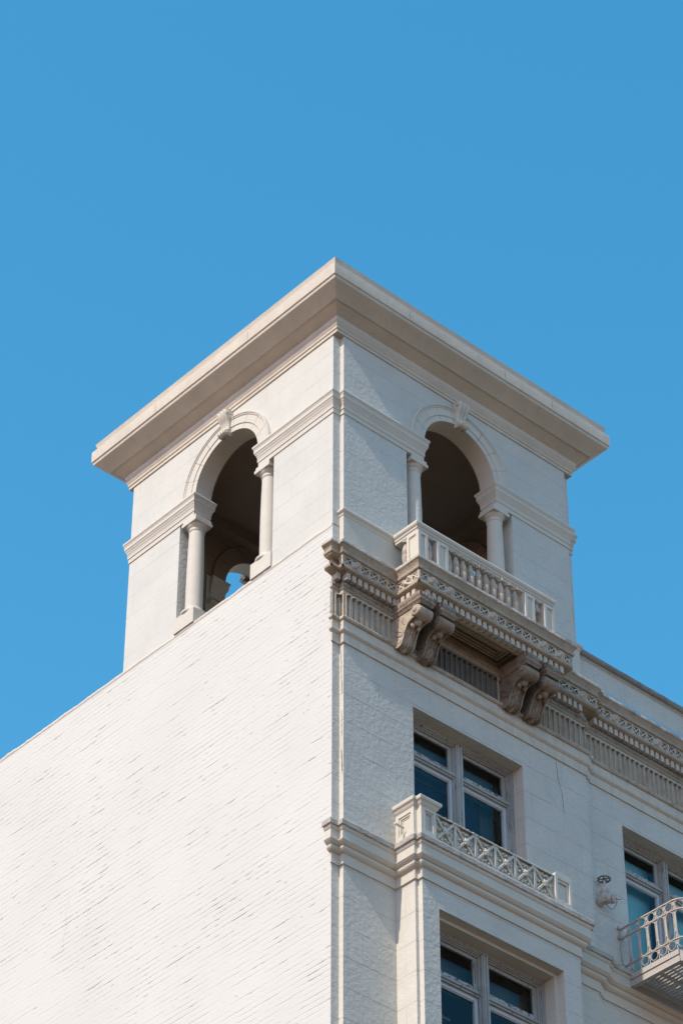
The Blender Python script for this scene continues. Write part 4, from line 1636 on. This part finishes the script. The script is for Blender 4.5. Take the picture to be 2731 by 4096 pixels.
def framed_x(mb, x, y0, y1, z0, z1, e, dep):
    mb.box(x, x + dep, y0, y0 + e, z0, z1)
    mb.box(x, x + dep, y1 - e, y1, z0, z1)
    mb.box(x, x + dep, y0 + e, y1 - e, z1 - e, z1)
    mb.box(x, x + dep, y0 + e, y1 - e, z0, z0 + e)


def framed_y(mb, y, x0, x1, z0, z1, e, dep):
    mb.box(x0, x0 + e, y, y + dep, z0, z1)
    mb.box(x1 - e, x1, y, y + dep, z0, z1)
    mb.box(x0 + e, x1 - e, y, y + dep, z1 - e, z1)
    mb.box(x0 + e, x1 - e, y, y + dep, z0, z0 + e)


xl, yl = x0, -.302
s.prism([(x0 + .03, 0), (x0 + .03, yl), (x0 + bn + .004, yl), (x0 + bn + .004, y0 + .03), (x1, y0 + .03), (x1, 0)], z0, z1)
framed_x(s, x0, yl, .0, z0, z1, .050, .03)
framed_x(s, x0 + .012, yl + .050, -.050, z0 + .05, z1 - .05, .025, .018)
framed_x(s, x0 + .022, yl + .082, -.082, z0 + .082, z1 - .082, .012, .008)
s.box(x0 + bn - .0, x0 + bn + .02, y0, yl - .002, z0, z1)
s.box(x0 + .03, x0 + bn + .002, yl - .002, yl + .01, z0, z1)
framed_y(s, y0, x0 + bn + .02, x1, z0, z1, .042, .03)
framed_y(s, y0 + .012, x0 + bn + .062, x1 - .042, z0 + .042, z1 - .042, .022, .018)
framed_y(s, y0 + .022, x0 + bn + .088, x1 - .068, z0 + .068, z1 - .068, .010, .008)
ped = s.build('pedestal', 'stone', par, bevel=.002)
s = MB()
CAP = [(-.1, 21.512), (.035, 21.508), (.050, 21.496), (.054, 21.474), (.046, 21.452), (.030, 21.440), (.024, 21.426), (.018, 21.408), (.006, 21.396), (.0, 21.384), (-.1, 21.384)]
s.sweep([(x0, -.002), (x0, yl), (x0 + bn, yl), (x0 + bn, y0), (x1, y0), (x1, -.002)], CAP)
s.prism([(x0 + .0, -.002), (x0, yl), (x0 + bn, yl), (x0 + bn, y0), (x1, y0), (x1, -.002)], 21.40, 21.506)
s.build('pedestal_cap', 'stone', par, smooth=True, angle=32)
# lattice
LX0, LX1 = 1.192, 3.100
ZP0, ZP1 = 21.04, 21.385
yp = -.362
s = MB()


def back_pt(u, v):
    x = LX0 + (LX1 - LX0) * u
    z = ZP0 + (ZP1 - ZP0) * v
    h = .024 * nz((x * 20, z * 20, 4)) + .020 * abs(nz((x * 40, z * 40, 9)))
    return (x, yp + .036 - h, z)


s.grid(back_pt, 220, 40)
s.quad((LX0, yp + .08, ZP0), (LX1, yp + .08, ZP0), (LX1, yp + .08, ZP1), (LX0, yp + .08, ZP1))
s.build('carved_ground', 'stone', par, smooth=True)
s = MB()
nX = 6
wX = (LX1 - LX0) / nX
hz = (ZP1 - ZP0 - .02) / 2
zc = ZP0 + hz


def bar(mb, a, b, r_, amp=.0):
    a, b = Vector(a), Vector(b)
    n = 10
    mb.tube([a.lerp(b, i / n) + Vector((0, -amp * abs(nz((i * 1.7, a.x * 5, 3))), 0)) for i in range(n + 1)], r_, 8)


for i in range(nX):
    xa, xb = LX0 + wX * i, LX0 + wX * (i + 1)
    xm = (xa + xb) / 2
    if i > 0:
        bar(s, (xa - .010, yp + .006, ZP0), (xa - .010, yp + .006, ZP1 - .01), .0095)
        bar(s, (xa + .010, yp + .006, ZP0), (xa + .010, yp + .006, ZP1 - .01), .0095)
    for o_ in (-.011, .011):
        bar(s, (xa + .02, yp + .006, ZP0 + .012 + o_), (xb - .02, yp + .006, ZP1 - .022 + o_), .0105, .004)
        bar(s, (xa + .02, yp + .010, ZP1 - .022 + o_), (xb - .02, yp + .010, ZP0 + .012 + o_), .0105, .004)

    def boss(u, v):
        th, ph = 2 * math.pi * u, .5 * math.pi * v
        r_ = .044 * (1 + .25 * math.cos(6 * th)) * math.sin(ph)
        return (xm + r_ * math.cos(th), yp - .012 - .016 * math.cos(ph), zc + r_ * math.sin(th))
    s.grid(boss, 24, 6)
    for dx, dz in ((0, .105), (0, -.10), (.085, .0), (-.085, .0), (.03, .12), (-.03, .12), (.05, -.125), (-.05, -.125)):
        def leaf(u, v, dx=dx, dz=dz):
            th, ph = 2 * math.pi * u, math.pi * v
            k_ = 1 + .5 * nz((dx * 40 + math.cos(th) * 2, xm * 7 + math.sin(th) * 2, dz * 30))
            return (xm + dx + .018 * k_ * math.sin(ph) * math.cos(th), yp + .016 + .020 * math.cos(ph), zc + dz + .018 * k_ * math.sin(ph) * math.sin(th))
        s.grid(leaf, 10, 6)
s.build('lattice_bars', 'stone', par, smooth=True)
s = MB()


def top_pt(u, v):
    x = LX0 + (LX1 - LX0) * u
    a = math.pi * (1.25 - 1.5 * v)
    r_ = .016 + .006 * nz((x * 22, 0, 1)) + .003 * nz((x * 60, 0, 1))
    return (x, yp + .012 - r_ * 1.2 * math.cos(a - math.pi / 2 - 1.57) if False else yp + .012 + r_ * 1.5 * math.cos(a), ZP1 - .006 + r_ * math.sin(a))


s.grid(top_pt, 220, 10)
s.build('worn_top_rail', 'stone', par, smooth=True)
# end post with rounded shoulders and a sunk panel
s = MB()
ex0, ex1, ez0, ez1 = 3.100, 3.378, 21.03, 21.452
pl = [(ex0, ez0), (ex1, ez0), (ex1, ez1 - .05)] + [(ex1 - .05 + .05 * math.sin(math.radians(90 - a)), ez1 - .05 + .05 * math.cos(math.radians(90 - a))) for a in (30, 60, 90)]
pl += [(ex0 + .05 - .05 * math.cos(math.radians(90 - a)), ez1 - .05 + .05 * math.sin(math.radians(90 - a))) for a in (0, 30, 60, 90)]
yf, yb_ = -YY + .006, -.02
e = .045
inn = [(ex0 + e, ez0 + e), (ex1 - e, ez0 + e), (ex1 - e, ez1 - .09), (ex0 + e, ez1 - .09)]
n = len(pl)
v = [(x, yf, z) for x, z in pl] + [(x, yb_, z) for x, z in pl]
s.add(v, [(i, (i + 1) % n, n + (i + 1) % n, n + i) for i in range(n)] + [tuple(range(n, 2 * n))])
# face ring round the panel
s.quad((ex0, yf, ez0), (ex1, yf, ez0), (ex1 - e, yf, ez0 + e), (ex0 + e, yf, ez0 + e))
s.quad((ex1, yf, ez0), (ex1, yf, ez1 - .05), (ex1 - e, yf, ez1 - .09), (ex1 - e, yf, ez0 + e))
s.quad((ex0, yf, ez1 - .05), (ex0, yf, ez0), (ex0 + e, yf, ez0 + e), (ex0 + e, yf, ez1 - .09))
top = pl[2:]
s.poly([(x, yf, z) for x, z in top] + [(ex0 + e, yf, ez1 - .09), (ex1 - e, yf, ez1 - .09)])
for (a, za), (b, zb_) in zip(inn, inn[1:] + inn[:1]):
    s.quad((a, yf, za), (b, yf, zb_), (b, yf + .035, zb_), (a, yf + .035, za))
s.poly([(x, yf + .035, z) for x, z in inn])
s.box(ex0 + e, ex1 - e, yf + .015, yf + .035, ez1 - .125, ez1 - .09)
s.box(ex1 - e - .03, ex1 - e, yf + .015, yf + .035, ez0 + e, ez1 - .125)
s.build('end_post', 'stone', par, bevel=.004)

# ---- cracks in the old render
def crack(pts, w, nrm, name='crack', mat='crack'):
    """thin dark ribbon following a jagged line just proud of a face; nrm is the face normal"""
    mb = MB()
    nrm = Vector(nrm)
    P = [Vector(p) for p in pts]
    out = []
    for a, b in zip(P, P[1:]):
        n = max(2, int((b - a).length / .02))
        for i in range(n):
            out.append(a.lerp(b, i / n))
    out.append(P[-1])
    d = (P[-1] - P[0]).normalized()
    sd_ = d.cross(nrm).normalized()
    L_, R_ = [], []
    for i, p in enumerate(out):
        j = sd_ * (.006 * nz((i * .9, P[0].x * 9, P[0].z)) + .004 * nz((i * 2.7, 1, P[0].z)))
        ww = w * (0.5 + 0.9 * abs(nz((i * .5, 4, P[0].z * 3)))) * min(1, i / 3 + .2, (len(out) - 1 - i) / 3 + .2)
        L_.append(p + j - sd_ * ww + nrm * .0015)
        R_.append(p + j + sd_ * ww + nrm * .0015)
    for i in range(len(out) - 1):
        mb.quad(L_[i], L_[i + 1], R_[i + 1], R_[i])
    return mb.build(name, mat, B)


crack([(N, .040, 23.40), (N, .034, 23.05), (N, .022, 22.75)], .0050, (-1, 0, 0))
crack([(N, .036, 22.55), (N, .026, 22.40), (N, .030, 22.15)], .0045, (-1, 0, 0))
crack([(N, .034, 21.98), (N, .022, 21.80), (N, .016, 21.62)], .0095, (-1, 0, 0))
crack([(3.625, 0, 23.48), (3.64, 0, 23.22), (3.70, 0, 23.0), (3.715, 0, 22.72)], .0040, (0, -1, 0))

crack([(0, 4.96, 22.35), (0, 4.93, 22.2), (0, 4.975, 22.05), (0, 4.95, 21.85), (0, 5.0, 21.7), (0, 4.97, 21.5)], .0022, (-1, 0, 0), 'crack', 'hair')
crack([(3.42, 0, 22.9), (3.52, 0, 22.87), (3.60, 0, 22.80)], .0018, (0, -1, 0))
for x in (.9, 2.62, 3.5):
    crack([(x, -.3995, 28.95), (x + .004, -.3985, 29.03), (x, -.3975, 29.115)], .0028, (0, -1, 0), 'seam')
for y in (1.3, 3.2):
    crack([(-.3995, y, 28.95), (-.3985, y + .004, 29.03), (-.3975, y, 29.115)], .0024, (-1, 0, 0), 'seam')

# =================================================================== separate things
# ---- fire-escape balcony at the recessed window
FE = empty('fire_escape', (5.7, RY, 20.72), 'cream iron fire escape balcony with ring patterned railing and slatted floor', 'fire escape')
FX0, FX9, FY = 4.66, 6.95, -.98
TOPX = 0.0


def rail_path(x0, z, rad=.20, end=FX9, y0=RY + .004):
    pts = [(x0, y0, z), (x0, FY + rad, z)]
    for i in range(1, 8):
        a = math.radians(90 * i / 8)
        pts.append((x0 + rad - rad * math.cos(a), FY + rad - rad * math.sin(a), z))
    pts += [(x0 + rad, FY, z), (end - rad, FY, z)]
    for i in range(1, 8):
        a = math.radians(90 * i / 8)
        pts.append((end - rad + rad * math.sin(a), FY + rad - rad * math.cos(a), z))
    pts += [(end, FY + rad, z), (end, y0, z)]
    return pts


RZ = (21.500, 21.365, 20.975, 20.835)           # rails from the top down
RXs = (4.652, 4.655, 4.668, 4.672)
s = MB()
s.tube(rail_path(RXs[0], RZ[0]), 0, flat=(.014, .007))
s.tube(rail_path(RXs[1], RZ[1]), 0, flat=(.013, .006))
s.tube(rail_path(RXs[2], RZ[2]), 0, flat=(.013, .006))
s.build('railing', 'iron', FE)


def on_path(x0, z, dist):
    pts = [Vector(p) for p in rail_path(x0, z)]
    for a, b in zip(pts, pts[1:]):
        L_ = (b - a).length
        if dist <= L_:
            return a.lerp(b, dist / L_), (b - a).normalized()
        dist -= L_
    return pts[-1], Vector((0, 1, 0))


pitch = .146
first_b = None
ring_mb = MB()
bars = []
k = 0
tot = 2 * (RY - FY) + (FX9 - FX0) - .5
dist = .014
while dist < tot and k < 26:
    pr_ = []
    for x0, z in zip(RXs, RZ):
        p, t_ = on_path(x0, z, dist)
        pr_.append((p, t_))
    bmb = MB()
    (p0, t0), (p1, t1), (p2, t2), (p3, t3) = pr_
    bmb.tube([p0 + Vector((0, 0, .004)), p1, p2, p3 - Vector((0, 0, .03))], .006, 6)
    mid_a, mid_b = p1.lerp(p2, .25), p1.lerp(p2, .75)
    bmb.tube([mid_a, mid_b], .0115, 8)
    for q in (p0.lerp(p1, .5), mid_a, mid_b, p2.lerp(p3, .5)):
        bmb.tube([q + Vector((0, 0, .010)), q - Vector((0, 0, .010))], .0135, 8)
    # little curved leaves binding bar and rings
    for q, zz in ((p1, -1), (p2, 1), (p2, -1), (p0, -1), (p1, 1)):
        for sg in (-1, 1):
            bmb.tube([q + Vector((0, 0, zz * .052)), q + t0 * (sg * .014) + Vector((0, 0, zz * .028)), q + t0 * (sg * .036) + Vector((0, 0, zz * .006))], .0045, 5)
    bmb.build('baluster', 'iron', FE, smooth=True, angle=50)
    if dist + pitch < tot:
        c = [on_path(x0, z, dist + pitch / 2) for x0, z in zip(RXs, RZ)]
        for (a, ta), (b, tb_) in ((c[0], c[1]), (c[2], c[3])):
            cc = (a + b) / 2
            if a is c[2][0]:
                cc = (a + b) / 2
            rr = .058
            up = (a - b).normalized()
            pts = [cc + ta * (rr * math.cos(2 * math.pi * i / 20)) + up * (rr * math.sin(2 * math.pi * i / 20)) for i in range(20)]
            ring_mb.tube(pts, 0, closed=True, flat=(.009, .0036))
        a, b = c[1][0], c[2][0]
        ta = c[1][1]
        up = (a - b).normalized()
        L_ = (a - b).length
        rr = .058
        c1, c2 = a - up * (rr + .006), b + up * (rr + .006)
        pts = [c1 + ta * (rr * math.cos(math.pi * i / 10)) + up * (rr * math.sin(math.pi * i / 10)) for i in range(11)]
        pts += [c2 + ta * (rr * math.cos(math.pi + math.pi * i / 10)) + up * (rr * math.sin(math.pi + math.pi * i / 10)) for i in range(11)]
        ring_mb.tube(pts, 0, closed=True, flat=(.009, .0036))
    dist += pitch
    k += 1
ring_mb.build('railing_rings', 'iron', FE, smooth=True, angle=50)
s = MB()
bx = RXs[3] + .01
s.box(bx, bx + .012, FY + .16, RY, 20.675, 20.835)
s.box(bx, bx + .06, FY + .16, RY, 20.675, 20.685)
s.box(bx - .012, bx, FY + .16, RY, 20.765, 20.835)
s.box(FX9 - .07, FX9 - .058, FY + .16, RY, 20.675, 20.835)
s.box(bx + .16, FX9 - .2, FY + .02, FY + .032, 20.675, 20.835)
s.box(bx + .012, FX9 - .07, RY - .10, RY - .088, 20.66, 20.76)
s.box(bx + .012, FX9 - .07, RY - .10, RY, 20.66, 20.668)
s.obox((bx + .09, FY + .10, 20.755), Vector((.16, -.14, 0)).normalized(), Vector((.14, .16, 0)).normalized(), (0, 0, 1), .105, .006, .075)
s.build('frame_beam', 'iron', FE, bevel=.0015)
s = MB()
x = bx + .05
while x < FX9 - .12:
    s.box(x, x + .034, FY + .06, RY - .12, 20.790, 20.802)
    x += .058
for y in (FY + .3, FY + .62):
    s.box(bx + .015, FX9 - .08, y - .02, y + .02, 20.762, 20.789)
s.build('slatted_floor', 'iron', FE)
s = MB()
for z in (RZ[0], RZ[1]):
    s.tube([(4.652, RY + .004, z), (4.617, RY - .012, z), (4.602, RY - .03, z + .012), (4.617, RY - .045, z + .016)], .010, 6)
s.build('wall_hook', 'iron', FE, smooth=True)

# ---- standpipe hose valve on the recessed wall
HV = empty('hose_valve', (4.335, RY, 21.75), 'cream hose valve with dark handwheel and chained cap beside the right window', 'valve')
vx, vz, vy = 4.332, 21.755, RY
s = MB()
s.lathe([(.062, 0), (.066, -.012), (.060, -.03), (.052, -.04), (.050, -.10), (.056, -.115), (.054, -.15)], (vx, vy, vz), 18, 'y')
s.lathe([(.048, -.05), (.052, .0), (.052, .05), (.046, .075), (.052, .085), (.058, .10), (.058, .128), (.048, .142), (.040, .150), (.036, .162), (.028, .170), (.016, .178), (.016, .27)],
        (vx, vy - .10, vz), 18)
s.build('valve_body', 'iron', HV, smooth=True, angle=40)
s = MB()
dv = Vector((.35, -.9, -.18)).normalized()
c = Vector((vx, vy - .11, vz - .01))
ref = dv.orthogonal().normalized()
for r0, a, b in ((.046, .0, .07), (.056, .045, .07), (.060, .07, .092), (.058, .10, .118)):
    s.tube([c + dv * a, c + dv * b], r0, 16)
s.build('outlet_cap', 'iron', HV, smooth=True, angle=40)
s = MB()
wc = Vector((vx, vy - .10, vz + .285))
ring = [wc + Vector((math.cos(2 * math.pi * i / 24) * (.074 + .004 * math.cos(math.pi * i)), math.sin(2 * math.pi * i / 24) * (.074 + .004 * math.cos(math.pi * i)), 0)) for i in range(24)]
s.tube(ring, .011, 8, closed=True)
for i in range(5):
    a = 2 * math.pi * i / 5
    s.tube([wc - Vector((0, 0, .006)), wc + Vector((math.cos(a), math.sin(a), 0)) * .072], .008, 6)
s.lathe([(.02, -.014), (.022, .0), (.018, .014)], wc, 12)
MAT['wheel'] = paint('dark_handwheel', (0.20, 0.18, 0.165), rough=.55, grain=.3, vary=.15)
s.build('handwheel', 'wheel', HV, smooth=True, angle=40)
s = MB()
p0 = c + dv * .108 + Vector((0.055, 0, -.01))
p1 = c + Vector((.03, .02, -.05))
pts = [p0.lerp(p1, i / 9) + Vector((0, 0, -.09 * math.sin(math.pi * i / 9))) for i in range(10)]
for a, b in zip(pts, pts[1:]):
    s.tube([a, b], .005, 5)
s.tube([c + dv * .108, c + dv * .108 + Vector((.085, -.03, .01))], .005, 6)
s.build('chain', 'wheel', HV)

# ---- little drain spout beside the pedestal
s = MB()
sp0, sp1 = Vector((.905, -.140, 21.165)), Vector((.760, -.150, 21.160))
s.tube([sp0, sp1], .0145, 12)
sp = s.build('drain_spout', 'stone', None, smooth=True, angle=40, loc=(.905, -.14, 21.165))
sp['label'] = 'short cream drain spout pipe sticking out of the panelled pedestal beside the upper window'
sp['category'] = 'pipe'
